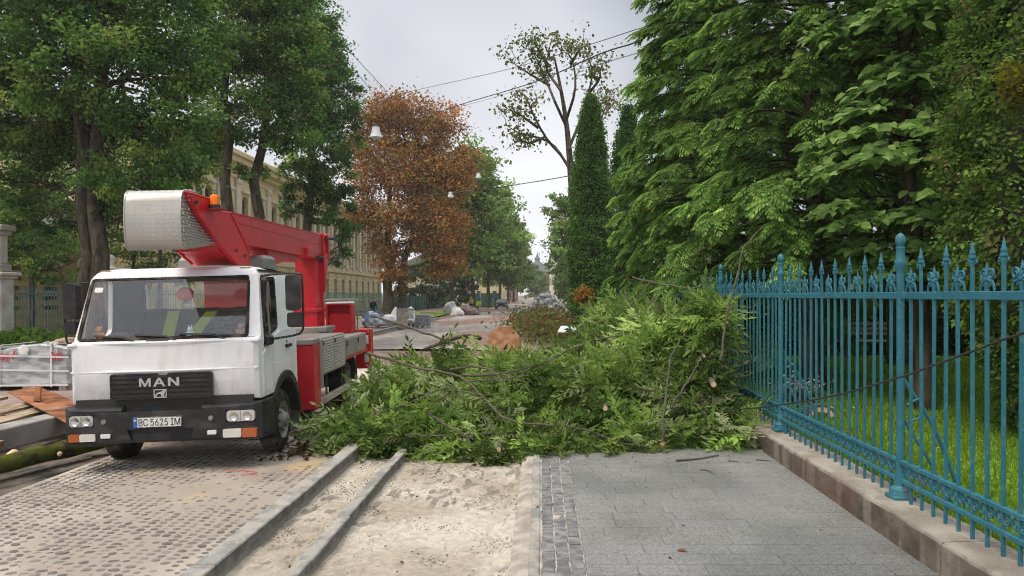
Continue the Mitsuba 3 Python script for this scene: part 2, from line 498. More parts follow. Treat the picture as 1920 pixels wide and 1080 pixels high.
M['yellow_plaster'] = two(principled(proc(facade_fn), .9, specular=.1))
M['pale_plaster'] = two(principled(proc(lambda p, n, uv: mix((.50, .45, .34), (.66, .62, .52), fbm(p.x * .8, p.y * .8, p.z * .8, 3))), .9, specular=.1))
M['ochre_plaster'] = two(principled((.42, .31, .15), .9, specular=.1))
M['white_plaster'] = two(principled((.66, .64, .6), .9, specular=.1))
M['red_brick'] = two(principled((.22, .11, .085), .9, specular=.1))
M['roof_metal'] = two(principled((.25, .27, .28), .6, .2))
M['dark_glass'] = two(principled((.035, .045, .05), .12, specular=.7))
M['window_frame_paint'] = two(principled((.20, .165, .11), .6))
M['pier_plaster'] = two({'type': 'bumpmap', 'arbitrary': proc(lambda p, n, uv: fbm(p.x * 9, p.y * 9, p.z * 9, 3), eps=.01), 'scale': .01, 'bsdf': principled(proc(lambda p, n, uv: mix((.50, .47, .41), (.70, .68, .62), smoothstep(.3, .7, fbm(p.x * 2, p.y * 2, p.z * 2, 4)))), .9, specular=.1)})
M['green_board'] = two(principled(proc(lambda p, n, uv: mix((.022, .085, .07), (.045, .13, .105), fbm(p.x * .8, p.y * .8, p.z * 1.5, 3))), .7))
M['cable_rubber'] = two(principled((.03, .03, .032), .6))
M['lamp_shade_paint'] = two(principled((.60, .64, .66), .4))
M['wrap_film'] = two(principled(proc(lambda p, n, uv: mix((.30, .33, .35), (.52, .55, .57), smoothstep(.35, .65, fbm(p.x * 5, p.y * 5, p.z * 12, 4)))), .28, specular=.6))
M['strap_white'] = two(principled((.72, .73, .74), .4))
M['print_red'] = two(principled((.52, .08, .08), .6))
M['cardboard'] = two(principled((.40, .28, .2), .9))
M['church_copper'] = two(principled((.09, .115, .14), .7))
M['car_paint'] = two(principled((.025, .028, .033), .25, specular=.6, clearcoat=.8))


def bag_mat(lo, hi):
    return two(principled(proc(lambda p, n, uv: mix(lo, hi, smoothstep(.35, .65, fbm(p.x * 3, p.y * 3, p.z * 3, 4)))), .75))


M['bag_white'] = bag_mat((.48, .49, .50), (.74, .74, .74))
M['bag_blue'] = bag_mat((.04, .10, .22), (.50, .56, .62))
M['bag_brown'] = bag_mat((.14, .095, .085), (.30, .22, .2))
M['grey_wood'] = two(principled(proc(lambda p, n, uv: mix((.24, .21, .19), (.42, .38, .35), fbm(p.x * 3, p.y * 9, p.z * 2, 3))), .9))
# ------------------------------------------------------------------ ground
def road_z(x, y=0):
    return -.125 + .022 * (x + 2.34)


def nfbm(x, y, s, o=4, seed=0):
    return meshkit.fbm(np.stack([np.asarray(x) * s, np.asarray(y) * s, np.zeros_like(np.asarray(x, float)) + seed * 3.7], -1), o, seed)


put('ground', sheet(-400, 400, -60, 900, 40, 40, lambda x, y: -.34 + 0 * x), 'dirt', kind='structure')
put('bare_earth', sheet(-17.6, -.6, 16, 130, .5, .5, lambda x, y: -.21 + .1 * (nfbm(x, y, .5, 4, 2) - .5)), 'dirt', kind='structure')
put('brown_pavement', sheet(-17.5, -8.6, 12.0, 62, 1.5, 5, lambda x, y: -.12 + 0 * x), 'brown_paving', kind='structure')
put('far_road', sheet(-8.0, -1.2, 27, 420, 1.2, 8, lambda x, y: -.13 - .012 * np.abs(x + 4.6)), 'far_road_mat', kind='structure')
put('trench_floor', sheet(-10.2, -5.30, 2.0, 17, .12, .12, lambda x, y: -.30 + .10 * (nfbm(x, y, 2.2, 4, 4) - .4)), 'trench_dirt', kind='structure')

# road of arched cobbles half drowned in sand
road = tag('road', kind='structure')
_count['road'] = 1


def sand_lift(x, y):
    return .0125 * (nfbm(x, y, .8, 3, 9) - .5) * 2 + .008 * (nfbm(x, y, 5.5, 3, 10) - .5)


put('sand', sheet(-5.36, -2.335, 2.2, 20, .035, .04, lambda x, y: road_z(x) + sand_lift(x, y) * (y < 14) + .004), 'road_sand', 'road', smooth=True)
_lens = lathe([(.0, .0), (.62, -.01), (.9, -.10), (1.0, -.5)][::-1], 8)
_lens2 = lathe([(.0, .0), (.7, -.02), (1.0, -.4)][::-1], 6)
_rng = rng_of('cobbles')
cob = []
for r in range(int((14.2 - 2.4) / .084)):
    yb = 2.4 + r * .084
    for c in range(29):
        x = -5.30 + (c + .5) * .1015 + _rng.normal(0, .004)
        s = ((x + 5.36) % 1.46) / .73 - 1
        y = yb + .36 * (1 - s * s) + _rng.normal(0, .005)
        if y > 13.8 or abs(x) < 2.39:
            continue
        cob.append((x, y, math.atan2(-.36 * 2 * s / .73, 1), _rng.normal(.0068, .003)))
vis = [k for k, q in enumerate(cob) if 4.4 < q[1] < 8.4 and q[0] > -1015 / 1400 * q[1] - .1 and q[3] > sand_lift(np.array(q[0]), np.array(q[1])) - .001]
vis = sorted(vis, key=lambda k: cob[k][1])[:290]


def cob_mesh(q, rg, shape=None):
    sx, sy = rg.uniform(.034, .048), rg.uniform(.026, .036)
    v, f = shape or _lens
    v = v * np.array([sx, sy, .035]) * (1 + .07 * rg.standard_normal((len(v), 1)) * (np.abs(v[:, :1]) + np.abs(v[:, 1:2]) > .1))
    return moved((v, f), rot('z', math.degrees(q[2]) * .8 + rg.normal(0, 5)), (q[0], q[1], road_z(q[0]) + q[3]))


_vs = set(vis)
for k in vis:
    put('cobblestone', cob_mesh(cob[k], _rng), f'cobble_{_rng.integers(3)}', 'road', smooth=40)
rest = [[], [], []]
for k, q in enumerate(cob):
    if k not in _vs:
        rest[_rng.integers(3)].append(cob_mesh(q, _rng, _lens2))
for i in range(3):
    put('cobblestones_beyond', join(*rest[i]), f'cobble_{i}', 'road', smooth=40, kind='stuff')

# kerbs and the sand between them
def sand_h(base, seed, amp=.03):
    return lambda x, y: base + amp * (nfbm(x, y, 1.6, 4, seed) - .5) * 1.6 + .28 * amp * (nfbm(x, y, 9, 3, seed + 1) - .5) + .10 * amp * (nfbm(x, y, 26, 2, seed + 2) - .5)


put('gutter_sand', sheet(-2.20, -1.64, 2.2, 14, .028, .03, sand_h(-.135, 21, .03)), 'sand_mat', smooth=True, kind='structure')


def bed_h(x, y):
    e = np.clip((x + .34) / .22, 0, 1)
    return sand_h(-.115, 23, .045)(x, y) * (1 - e) + e * (-.045 + .05 * (nfbm(x, y, 7, 3, 30) - .5))


put('sand_bed', sheet(-1.60, -.16, 2.2, 15, .028, .03, bed_h), 'sand_mat', smooth=True, kind='structure')
put('bedding_ridge', sheet(-.215, -.075, 2.2, 14, .012, .014, lambda x, y: -.014 - .022 * np.clip((-.14 - x) / .06, 0, 1) * (1 + .8 * nfbm(x, y, 9, 3, 31)) + .007 * (nfbm(x, y, 28, 3, 33) - .5)), 'bedding', smooth=True, kind='structure')


def kerb_line(name, x0, x1, z0, z1, cuts):
    tag(name, kind='structure'); _count[name] = 1
    rg = rng_of(name)
    for a, b in zip(cuts[:-1], cuts[1:]):
        j = rg.normal(0, .0025)
        v, f = box(x0 + j, x1 + j, a + .002, b - .002, z0, z1 + rg.normal(0, .0015), .009)
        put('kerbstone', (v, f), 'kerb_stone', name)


kerb_line('road_kerb', -2.335, -2.175, -.36, .0, [2.2, 3.55, 5.0, 6.4, 7.85, 9.3, 10.8, 12.2])
kerb_line('gutter_kerb', -1.675, -1.575, -.36, -.004, [2.2, 3.1, 4.12, 5.1, 6.13, 7.12, 8.15, 9.1, 10.2, 11.2])
kerb_line('edging_strip', -.083, -.006, -.2, .004, [2.2, 3.3, 4.32, 5.3, 6.31, 7.33, 8.35, 9.3, 10.4, 11.4, 12.4, 13.4])

# crumbs of dark soil and pebbles lying on the sand in drifts
_rng = rng_of('crumbs'); n = 13000
qx = _rng.uniform(-2.15, -.16, n); qy = 4.3 + 5.2 * _rng.random(n)
ok = ((qx < -1.70) | (qx > -1.55)) & (_rng.random(n) < np.clip((nfbm(qx, qy, 2.6, 4, 77) - .50) * 5, .012, 1))
qx, qy = qx[ok], qy[ok]
qz = np.where(qx > -1.6, bed_h(qx, qy), sand_h(-.135, 21, .03)(qx, qy))
_cr = (np.array([[1, 0, 0], [-1, 0, 0], [0, 1, 0], [0, -1, 0], [0, 0, .8], [0, 0, -.8]]), np.array([[0, 2, 4], [2, 1, 4], [1, 3, 4], [3, 0, 4], [2, 0, 5], [1, 2, 5], [3, 1, 5], [0, 3, 5]]))
_cc = np.where(_rng.random((len(qx), 1)) < .65, [.085, .072, .058], [.25, .225, .19]) * _rng.uniform(.7, 1.25, (len(qx), 1))
put('soil_crumbs', scatter(_cr, np.stack([qx, qy, qz], 1), frames(randdir(_rng, len(qx)), randdir(_rng, len(qx))), _rng.uniform(.003, .0095, len(qx))), 'vc_rough', color=vcol(_cr, _cc), kind='stuff')

# setts beside the edging
tag('sett_strip', kind='structure'); _count['sett_strip'] = 1
put('joint_sand', sheet(-.01, .296, 2.2, 14, .3, 1, lambda x, y: -.004 + 0 * x), 'bedding', 'sett_strip')
_rng = rng_of('setts'); far = []
for c in range(3):
    y = 2.5 + .03 * c
    while y < 13:
        L = _rng.uniform(.082, .115)
        x0 = .000 + c * .0975
        m = box(x0 + .004, x0 + .0945 + _rng.normal(0, .0015), y + .002, y + L - .002, -.10, _rng.normal(.003, .0018), .008)
        m = (m[0] + _rng.normal(0, .0025, m[0].shape), m[1])
        if 4.35 < y < 9.4:
            put('sett', m, f'sett_{_rng.integers(3)}', 'sett_strip', smooth=50)
        else:
            far.append(m)
        y += L
put('setts_beyond', join(*far), 'sett_1', 'sett_strip', smooth=50, kind='stuff')

# granite slab pavement
tag('pavement', kind='structure'); _count['pavement'] = 1
put('joint_bed', sheet(.292, 2.6, 2.2, 20, 2.3, 4, lambda x, y: -.016 + 0 * x), 'bedding', 'pavement')
_rng = rng_of('slabs')
y = 2.4; r = 0
while y < 14.5:
    D = .20
    x = .296 - (.0, .22, .11, .31, .17)[r % 5]
    while x < 2.555:
        L = (.4, .5, .6, .45)[int(_rng.integers(4))]
        if 2.562 - (x + L) < .14:
            L = 2.562 - x
        a, b = max(x, .296), min(x + L, 2.562)
        if b - a > .03:
            z = _rng.normal(0, .0005)
            put('slab', box(a + .0016, b - .0016, y + .003, y + D - .003, -.08, z, .002), f'slab_{_rng.integers(4)}', 'pavement')
        x += L
    y += D; r += 1

# low stone wall under the fence
PZ = .222
wall = thing('plinth_wall', 'low weathered stone plinth wall with cracked top under the turquoise iron fence', 'wall')
_rng = rng_of('plinth')
cuts = [-1.2, .2, 1.4, 2.75, 4.08, 4.78, 6.4, 7.55, 8.9, 9.35, 11.2, 13.1, 15, 17, 19, 21, 24]
for a, b in zip(cuts[:-1], cuts[1:]):
    n = int((b - a) / .07) + 2
    ys = np.linspace(a + .004, b - .004, n)
    prof = [(2.556, -.2), (2.556, .10), (2.560, PZ - .022), (2.578, PZ - .002), (2.70, PZ + .004), (2.85, PZ + .002), (2.95, PZ - .006), (2.965, PZ - .03), (2.965, -.2)]
    rows = []
    for yy in ys:
        for (px, pz) in prof:
            w = .016 * (nfbm(np.array(yy), np.array(px * 3 + pz * 5), 7, 3, 61) - .5)
            e = 1.6 if abs(pz - PZ) < .03 else .5
            rows.append((px + w * e * (px < 2.7) + (px < 2.6) * _rng.normal(0, .0015), yy, pz + w * e * (pz > 0)))
    v = np.array(rows); m = len(prof)
    i, j = np.meshgrid(np.arange(n - 1), np.arange(m - 1), indexing='ij')
    q = np.stack([i * m + j, (i + 1) * m + j, (i + 1) * m + j + 1, i * m + j + 1], -1).reshape(-1, 4)
    caps = []
    for k in range(1, m - 1):
        caps += [[0, k, k + 1], [(n - 1) * m, (n - 1) * m + k + 1, (n - 1) * m + k]]
    v[:, 2] += _rng.normal(0, .003)
    f = np.vstack([q[:, [0, 1, 2]], q[:, [0, 2, 3]], np.array(caps)])[:, ::-1]
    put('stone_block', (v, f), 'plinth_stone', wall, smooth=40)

# ------------------------------------------------------------------ the turquoise iron fence
FX = 2.79
fence = thing('iron_fence', 'turquoise wrought iron fence with spear tips and scrolls in front of the lawn', 'fence')
FY = [5.80 + 2.9 * k for k in range(-2, 6)]
DP = .161


def mat(off, s=None):
    m = mi.ScalarTransform4f().translate(list(map(float, off)))
    return m


post_m = join(lathe([(.085, 0), (.085, .035), (.075, .05), (.075, .075), (.046, .10), (.038, .20), (.031, .24), (.029, .9), (.029, 1.74), (.034, 1.76), (.042, 1.80), (.046, 1.82), (.046, 1.84), (.034, 1.86), (.031, 1.92), (.036, 1.935), (.036, 1.945), (.025, 1.955), (.035, 1.975), (.040, 2.0), (.035, 2.03), (.022, 2.05), (.0, 2.062)], 16, (0, 0, 0)),
              box(-.085, .085, -.085, .085, -.004, .03, .006))
spear_prof = [(.015, 0), (.015, .02), (.024, .03), (.024, .045), (.015, .05), (.02, .06), (.017, .075), (.013, .085), (.009, .115), (.0, .150)]


def scroll(side, r0=.046, turns=1.5):
    """C-scroll hugging a picket: rises from the rail then curls inward on itself"""
    pts = [(side * .074, .005), (side * .066, .045), (side * .045, .075)]
    th = np.linspace(0, turns * 2 * PI, 22)
    rr = r0 * (1 - .75 * th / th[-1])
    cx, cz = side * .043, .105
    for t, r in zip(th, rr):
        pts.append((cx + side * r * math.sin(t + 2.9) * .9, cz + r * math.cos(t + 2.9)))
    return np.array([(0, p[0], p[1]) for p in pts])


short_scrolls = join(tube(scroll(1), .0078, 5), tube(scroll(-1), .0078, 5))


def low_ring(side):
    th = np.linspace(0, 1.7 * 2 * PI, 22); rr = .040 * (1 - .72 * th / th[-1])
    return np.array([(0, side * (.040 - .0 * r) + side * r * math.cos(t), .062 + r * math.sin(t)) for t, r in zip(th, rr)])


low_scrolls = join(tube(low_ring(1), .007, 5), tube(low_ring(-1), .007, 5))
ear = join(tube([(0, .012, -.02), (0, .03, .012), (0, .046, .02), (0, .05, .004), (0, .038, -.004)], .006, 5), tube([(0, -.012, -.02), (0, -.03, .012), (0, -.046, .02), (0, -.05, .004), (0, -.038, -.004)], .006, 5))
bar_sec = rrect(-.0112, .0112, -.0112, .0112, .0045, 2)
tall_bar = join(prism(bar_sec, .0, 1.80, 'z'))
short_bar = join(prism(bar_sec, .0, 1.655, 'z'))
spear = join(lathe(spear_prof, 10), ear)
src = {}


lean_rng = rng_of('lean')


def fence_part(name, base, mesh, parent, off, lean=None, smooth=40):
    if base not in src:
        v, f = vf(mesh)
        src[base] = ply((v, f), 'teal_paint', smooth=smooth)
    return again(name, src[base], parent, mat(off) if lean is None else lean @ mat(off))


for yy in FY:
    fence_part('post', 'post', post_m, fence, (FX, yy, PZ + .004))
for a, b in zip(FY[:-1], FY[1:]):
    for k in range(1, 18):
        yy = a + k * DP
        tall = k % 2 == 0
        lean = mi.ScalarTransform4f().translate([FX, yy, PZ - .01]).rotate([0, 1, 0], float(lean_rng.normal(0, .22))).rotate([1, 0, 0], float(lean_rng.normal(0, .25))).translate([-FX, -yy, -PZ + .01])
        p = fence_part('picket', 'tall' if tall else 'short', tall_bar if tall else short_bar, fence, (FX, yy, PZ - .01), lean)
        fence_part('finial', 'spear', spear, p, (FX, yy, PZ - .012 + (1.80 if tall else 1.655)), lean)
        if not tall:
            fence_part('scroll', 'sscroll', short_scrolls, p, (FX, yy, 1.825))
        fence_part('ornament', 'lscroll', low_scrolls, p, (FX - .002, yy, .385))
    for z0, z1, w in ((1.772, 1.827, .014), (.496, .528, .019), (.350, .384, .017)):
        put('rail', box(FX - w, FX + w, a + .025, b - .025, z0, z1, .004), 'teal_paint', fence)
for yy in FY[2:4]:
    br = put('brace', join(tube(curve([(FX + .02, yy + .05, 1.18), (FX + .28, yy + .02, .75), (FX + .50, yy, .16)], 8), .017, 6),
                           tube([(FX + .02, yy + .03, .86), (FX + .22, yy, .52), (FX + .42, yy, .15)], .012, 6), tube(curve([(FX + .05, yy, .95), (FX + .16, yy, 1.0), (FX + .15, yy, .86), (FX + .06, yy, .82)], 8), .01, 5)), 'teal_paint', fence, smooth=40)

put('lawn', sheet(2.93, 40, -2, 60, .5, .5, lambda x, y: .13 + .05 * (nfbm(x, y, .6, 3, 70) - .5)), 'lawn_soil', smooth=True, kind='structure')
_rng = rng_of('grass')
n = 85000
gx = 2.97 + 9 * _rng.random(n) ** 1.5; gy = 2.5 + 17.5 * _rng.random(n) ** 1.2
gz = .13 + .05 * (nfbm(gx, gy, .6, 3, 70) - .5)
blade = (np.array([[-.08, 0, 0], [.08, 0, 0], [0, .55, .06], [0, 1, .32]]) * [1, 1, 1], np.array([[0, 1, 2], [0, 2, 3]]))
blade = (np.array([[-.06, 0, 0], [.06, 0, 0], [.04, .6, .08], [0, 1, .3]]), np.array([[0, 1, 2], [0, 2, 3]]))
d = norm(np.stack([_rng.normal(0, .5, n), _rng.normal(0, .5, n), np.ones(n)], 1))
nn = randdir(_rng, n)
patch = nfbm(gx, gy, 1.1, 3, 71)[:, None]
col = np.array([.15, .29, .03]) * (1 - patch) + np.array([.28, .43, .06]) * patch
col = col * _rng.uniform(.7, 1.3, (n, 1))
put('grass', scatter(blade, np.stack([gx, gy, gz - .005], 1), frames(d, nn), _rng.uniform(.05, .12, n)), 'leaf_mat', color=vcol(blade, col), kind='stuff')
# clover flowers and small yellow leaves in the lawn
n = 220
fx = 3.0 + 4.5 * _rng.random(n); fy = 3.8 + 7 * _rng.random(n)
fz = .13 + .05 * (nfbm(fx, fy, .6, 3, 70) - .5)
dot = (np.array([[-1, -1, 0], [1, -1, 0], [1, 1, .3], [-1, 1, .3.__float__()], [0, 0, .6]]), np.array([[0, 1, 4], [1, 2, 4], [2, 3, 4], [3, 0, 4]]))
put('clover_blossom', scatter(dot, np.stack([fx, fy, fz + .07], 1), frames(randdir(_rng, n), np.tile([0, 0, 1.0], (n, 1))), _rng.uniform(.006, .013, n)), 'leaf_mat',
    color=vcol(dot, np.where(_rng.random((n, 1)) < .5, [.75, .74, .66], [.55, .55, .12])), kind='stuff')
# ------------------------------------------------------------------ the truck (built in its own frame: u to the right as seen, v backward, w up)
psi, roll = math.atan(.055), math.radians(1.7)
tO = np.array([-4.17, 8.25, -.165])
tV = np.array([-math.sin(psi), math.cos(psi), 0]); tU0 = np.array([math.cos(psi), math.sin(psi), 0]); tW0 = np.array([0, 0, 1.0])
tU = tU0 * math.cos(roll) + tW0 * math.sin(roll); tW = -tU0 * math.sin(roll) + tW0 * math.cos(roll)
TR = np.stack([tU, tV, tW], 1)
XF[0] = (TR, tO)
truck = thing('bucket_truck', 'white and red aerial platform truck with a silver basket over its cab', 'truck')


def part(name, mesh, bsdf, smooth=30, parent=None, **k):
    return put(name, mesh, bsdf, parent or truck, smooth=smooth, **k)


# cab shell: side profile x front profile x plan, hollowed, with openings
L, Rr = -1.02, 1.045
side = Polygon([(.10, .78), (.045, 1.0), (.03, 1.125), (.045, 1.14), (.07, 1.44), (.13, 1.468), (.175, 1.47), (.44, 2.20), (.50, 2.255), (.62, 2.295), (1.1, 2.315), (1.45, 2.30), (1.58, 2.22), (1.62, 2.05), (1.62, .78)]).buffer(-.02).buffer(.02, quad_segs=3)
front = Polygon([(L + .01, .7), (L, .78), (L - .005, 1.42), (L + .03, 1.7), (L + .075, 2.16), (L + .12, 2.25), (L + .22, 2.29), (-.4, 2.325), (.4, 2.325), (Rr - .25, 2.29), (Rr - .14, 2.25), (Rr - .09, 2.16), (Rr - .035, 1.7), (Rr, 1.42), (Rr, .78), (Rr - .01, .7)])
plan = Polygon([(L, 1.7), (L, .16), (L + .015, .10), (L + .06, .06), (-.5, .015), (.0, .0), (.5, .015), (Rr - .06, .06), (Rr - .015, .10), (Rr, .16), (Rr, 1.7)])
A = manifold(prism(side, L - .1, Rr + .1, 'x')); B = manifold(prism(front, -.2, 2.0, 'y')); Cc = manifold(prism(plan, .5, 2.6, 'z'))
shell = A ^ B ^ Cc
inner = manifold(prism(side.buffer(-.045), L - .1, Rr + .1, 'x')) ^ manifold(prism(front.buffer(-.05), .05, 2.0, 'y')) ^ manifold(prism(plan.buffer(-.04), 1.0, 2.6, 'z'))
shell = shell - inner
# windscreen opening follows the raked plane
WS = np.array([.155, 1.472]), np.array([.452, 2.187])
wsd = (WS[1] - WS[0]) / np.linalg.norm(WS[1] - WS[0]); wsn = np.array([-wsd[1], wsd[0]])


def on_screen(poly, off0, off1):
    """polygon given in (u, s) with s along the raked windscreen plane; thickness along the plane's normal (forward is positive)"""
    v, f = prism(poly, off0, off1, 'z')
    o = np.zeros_like(v); o[:, 0] = v[:, 0]
    q = WS[0][None] + v[:, 1:2] * wsd[None] + v[:, 2:3] * wsn[None]
    o[:, 1], o[:, 2] = q[:, 0], q[:, 1]
    return o, f


SH = float(np.linalg.norm(WS[1] - WS[0]))
scr_out = Polygon([(-.975, .0), (.905, .0), (.86, SH), (-.945, SH)]).buffer(-.05).buffer(.05, quad_segs=4)
scr_in = scr_out.buffer(-.032)
shell = shell - manifold(on_screen(scr_out.buffer(-.01), -.14, .2))
wside = Polygon([(.30, 1.43), (.845, 1.55), (.86, 1.60), (.80, 2.12), (.77, 2.15), (.45, 2.15), (.41, 2.10)])
shell = shell - manifold(prism(Polygon([(.24, 1.30), (.52, 1.44), (.86, 1.53), (.885, 1.58), (.815, 2.13), (.77, 2.165), (.50, 2.165), (.455, 2.12)]), L - .3, Rr + .3, 'x'))
shell = shell - manifold(prism(rrect(-.86, .88, 1.80, 2.15, .05), 1.5, 1.9, 'y'))
arch = Polygon([(1.02 + .56 * math.cos(a), .36 + .60 * math.sin(a)) for a in np.linspace(0, 2 * PI, 40)])
shell = shell - manifold(prism(arch, Rr - .28, Rr + .3, 'x')) - manifold(prism(arch, L - .3, L + .28, 'x'))
cab = part('cab', shell, 'white_paint', 25)
lin = (manifold(prism(side.buffer(-.048), L - .1, Rr + .1, 'x')) ^ manifold(prism(front.buffer(-.053), .06, 2.0, 'y')) ^ manifold(prism(plan.buffer(-.044), 1.0, 2.6, 'z'))) - (manifold(prism(side.buffer(-.056), L - .1, Rr + .1, 'x')) ^ manifold(prism(front.buffer(-.061), .07, 2.0, 'y')) ^ manifold(prism(plan.buffer(-.052), .98, 2.6, 'z')))
lin = lin - manifold(on_screen(scr_out.buffer(-.01), -.3, .2)) - manifold(prism(Polygon([(.24, 1.30), (.52, 1.44), (.86, 1.53), (.885, 1.58), (.815, 2.13), (.77, 2.165), (.50, 2.165), (.455, 2.12)]), L - .3, Rr + .3, 'x')) - manifold(prism(rrect(-.86, .88, 1.80, 2.15, .05), 1.4, 1.9, 'y'))
part('inner_lining', lin, 'cab_lining', 25)
# lower edge, seams
cp = [(-1.0, .085), (-.96, .052), (-.5, .010), (0, -.004), (.5, .010), (.98, .052), (1.02, .085)]
part('panel_crease', tube(curve([(a, b + .016, 1.130) for a, b in cp], 30), .011, 6), 'white_paint', 60, cab)
part('hood_lip', tube(curve([(a * .985, b + .052, 1.442) for a, b in cp], 30), .010, 6), 'white_paint', 60, cab)
for s in (-1, 1):
    part('marker_lamp', box(s * .80 - .06 - .03, s * .80 + .06 - .03, .525, .57, 2.262, 2.280, .006), 'marker_amber', False, cab)
wf = part('windscreen_frame', on_screen(scr_out.difference(scr_in), -.02, .012), 'rubber', 30, cab)
part('windscreen', on_screen(scr_in.buffer(.01), -.002, -.0021), 'glass', False)
# glass must be a single sheet
v, f = on_screen(scr_in.buffer(.01), 0, .004)
keep = np.array([abs(np.dot(np.cross(v[t[1]] - v[t[0]], v[t[2]] - v[t[0]]), np.r_[0, wsn])) > 1e-9 and np.max((v[t][:, 1] - WS[0][0]) * wsn[0] + (v[t][:, 2] - WS[0][1]) * wsn[1]) < .002 for t in f])
scene[truck + '__windscreen'] = ply((v @ TR.T + tO, f[keep]), 'windscreen_glass')
part('window_rubber', prism(Polygon([(.25, 1.31), (.52, 1.45), (.855, 1.535), (.88, 1.58), (.81, 2.125), (.77, 2.16), (.505, 2.16), (.46, 2.115)]).difference(Polygon([(.33, 1.40), (.52, 1.49), (.80, 1.56), (.83, 1.60), (.775, 2.09), (.75, 2.115), (.54, 2.115), (.50, 2.09)])), Rr - .075, Rr - .02, 'x'), 'rubber', False, cab)


def sheet_glass(poly_vw, u):
    t = trimesh.creation.triangulate_polygon(Polygon(poly_vw), engine='earcut')
    vv = np.array(t[0]); return np.stack([np.full(len(vv), u), vv[:, 0], vv[:, 1]], 1), np.array(t[1])


part('side_window', sheet_glass([(.27, 1.33), (.52, 1.46), (.86, 1.54), (.80, 2.14), (.50, 2.14)], Rr - .05), 'glass', False)
part('side_window', sheet_glass([(.27, 1.33), (.52, 1.46), (.86, 1.54), (.80, 2.14), (.50, 2.14)], L + .05), 'glass', False)
part('window_divider', tube([(Rr - .035, .50, 2.15), (Rr - .015, .545, 1.46)], .014, 6), 'grey_metal', 30, cab)
v, f = prism(rrect(-.87, .89, 1.79, 2.16, .05), 0, .001, 'z'); tt = trimesh.creation.triangulate_polygon(rrect(-.87, .89, 1.79, 2.16, .05), engine='earcut')
part('rear_window', (np.stack([tt[0][:, 0], np.full(len(tt[0]), 1.595), tt[0][:, 1]], 1), np.array(tt[1])), 'glass', False)
# door skin, handle, crease
door_poly = Polygon([(.22, .80), (.22, 1.25), (.245, 1.30), (.52, 1.425), (.875, 1.515), (.90, 1.58), (.825, 2.15), (.78, 2.19), (1.30, 2.19), (1.36, 2.12), (1.40, 1.4), (1.41, .97)]).buffer(0)
arch2 = arch.buffer(.012)
for s in (1, -1):
    u = Rr if s > 0 else L
    dr_ = part('door', prism(Polygon([(.20, .79), (.20, 1.275), (.53, 1.425), (.90, 1.51), (1.42, 1.51), (1.44, .79)]).difference(arch2), u - .014 * (s < 0), u + .010 * (s > 0) if s > 0 else u + .004, 'x'), 'white_paint', 30)
    part('crease', box(u + s * .006 - .006, u + s * .006 + .006, .24, 1.40, 1.122, 1.136, .004), 'white_paint', 30, dr_)
    part('door_handle', box(u + s * .005, u + s * .042, 1.06, 1.27, 1.285, 1.325, .008) if s > 0 else box(u - .042, u - .005, 1.06, 1.27, 1.285, 1.325, .008), 'black_plastic', 30, dr_)
    part('door_lock', lathe([(.0, -.004), (.014, -.004), (.014, .012), (0, .012)], 10, (u + (.008 if s > 0 else -.016), 1.12, 1.36), 'x'), 'dark_metal', 30, dr_)
part('corner_guard', box(Rr - .09, Rr + .008, .045, .16, 1.415, 1.455, .012), 'white_paint', 30, cab)
part('corner_guard', box(L - .008, L + .09, .045, .16, 1.415, 1.455, .012), 'white_paint', 30, cab)
part('mirror_bracket', box(Rr - .012, Rr + .06, .30, .46, 1.36, 1.47, .018), 'black_plastic', 30)
# grille with slats, letters and lion badge
notch = Polygon([(-.10, 1.2), (.13, 1.2), (.065, 1.085), (-.035, 1.085)])
gp = rrect(-.545, .552, .828, 1.108, .025).difference(notch)
gr = part('grille', prism(gp, -.004, .03, 'y'), 'dark_metal', 30)
for k in range(5):
    z = .848 + k * .052
    sl = rrect(-.525, .532, z, z + .030, .006).difference(notch.buffer(.012))
    part('slat', moved(prism(sl, -.018, -.004, 'y')), 'black_plastic', 30, gr)
part('grille_frame', prism(gp.difference(gp.buffer(-.016)), -.014, -.002, 'y'), 'black_plastic', 30, gr)


def letters(text, height, u0, u1, w, v, bold=True, depth=.008):
    m = meshkit.text_mesh(text, height, depth, bold)
    vv, ff = vf(m); x = vv[:, 0]
    vv[:, 0] = u0 + (x - x.min()) / (x.max() - x.min()) * (u1 - u0)
    return np.stack([vv[:, 0], v - vv[:, 2], w + vv[:, 1]], 1), ff


for ch, a, b in (('M', -.225, -.10), ('A', -.075, .055), ('N', .085, .205)):
    part('letter', letters(ch, .088, a, b, .968, -.020), 'silver_letters', False, gr)
fr = sbox(-.072, .838, .066, .934)
lion = Polygon([(-.055, .845), (-.046, .845), (-.040, .868), (-.022, .882), (.004, .878), (.010, .846), (.020, .846), (.022, .876), (.030, .846), (.040, .847), (.038, .885), (.050, .897), (.052, .915), (.040, .926), (.024, .920), (.012, .908), (-.018, .900), (-.042, .888), (-.058, .868), (-.062, .880), (-.066, .876)])
part('lion_badge', join(prism(fr.difference(fr.buffer(-.010)), -.026, -.018, 'y'), prism(lion, -.026, -.018, 'y')), 'silver_letters', False, gr, label='silver framed lion badge under the grille letters')
part('badge_plate', prism(fr, -.019, -.010, 'y'), 'black_plastic', False, gr)
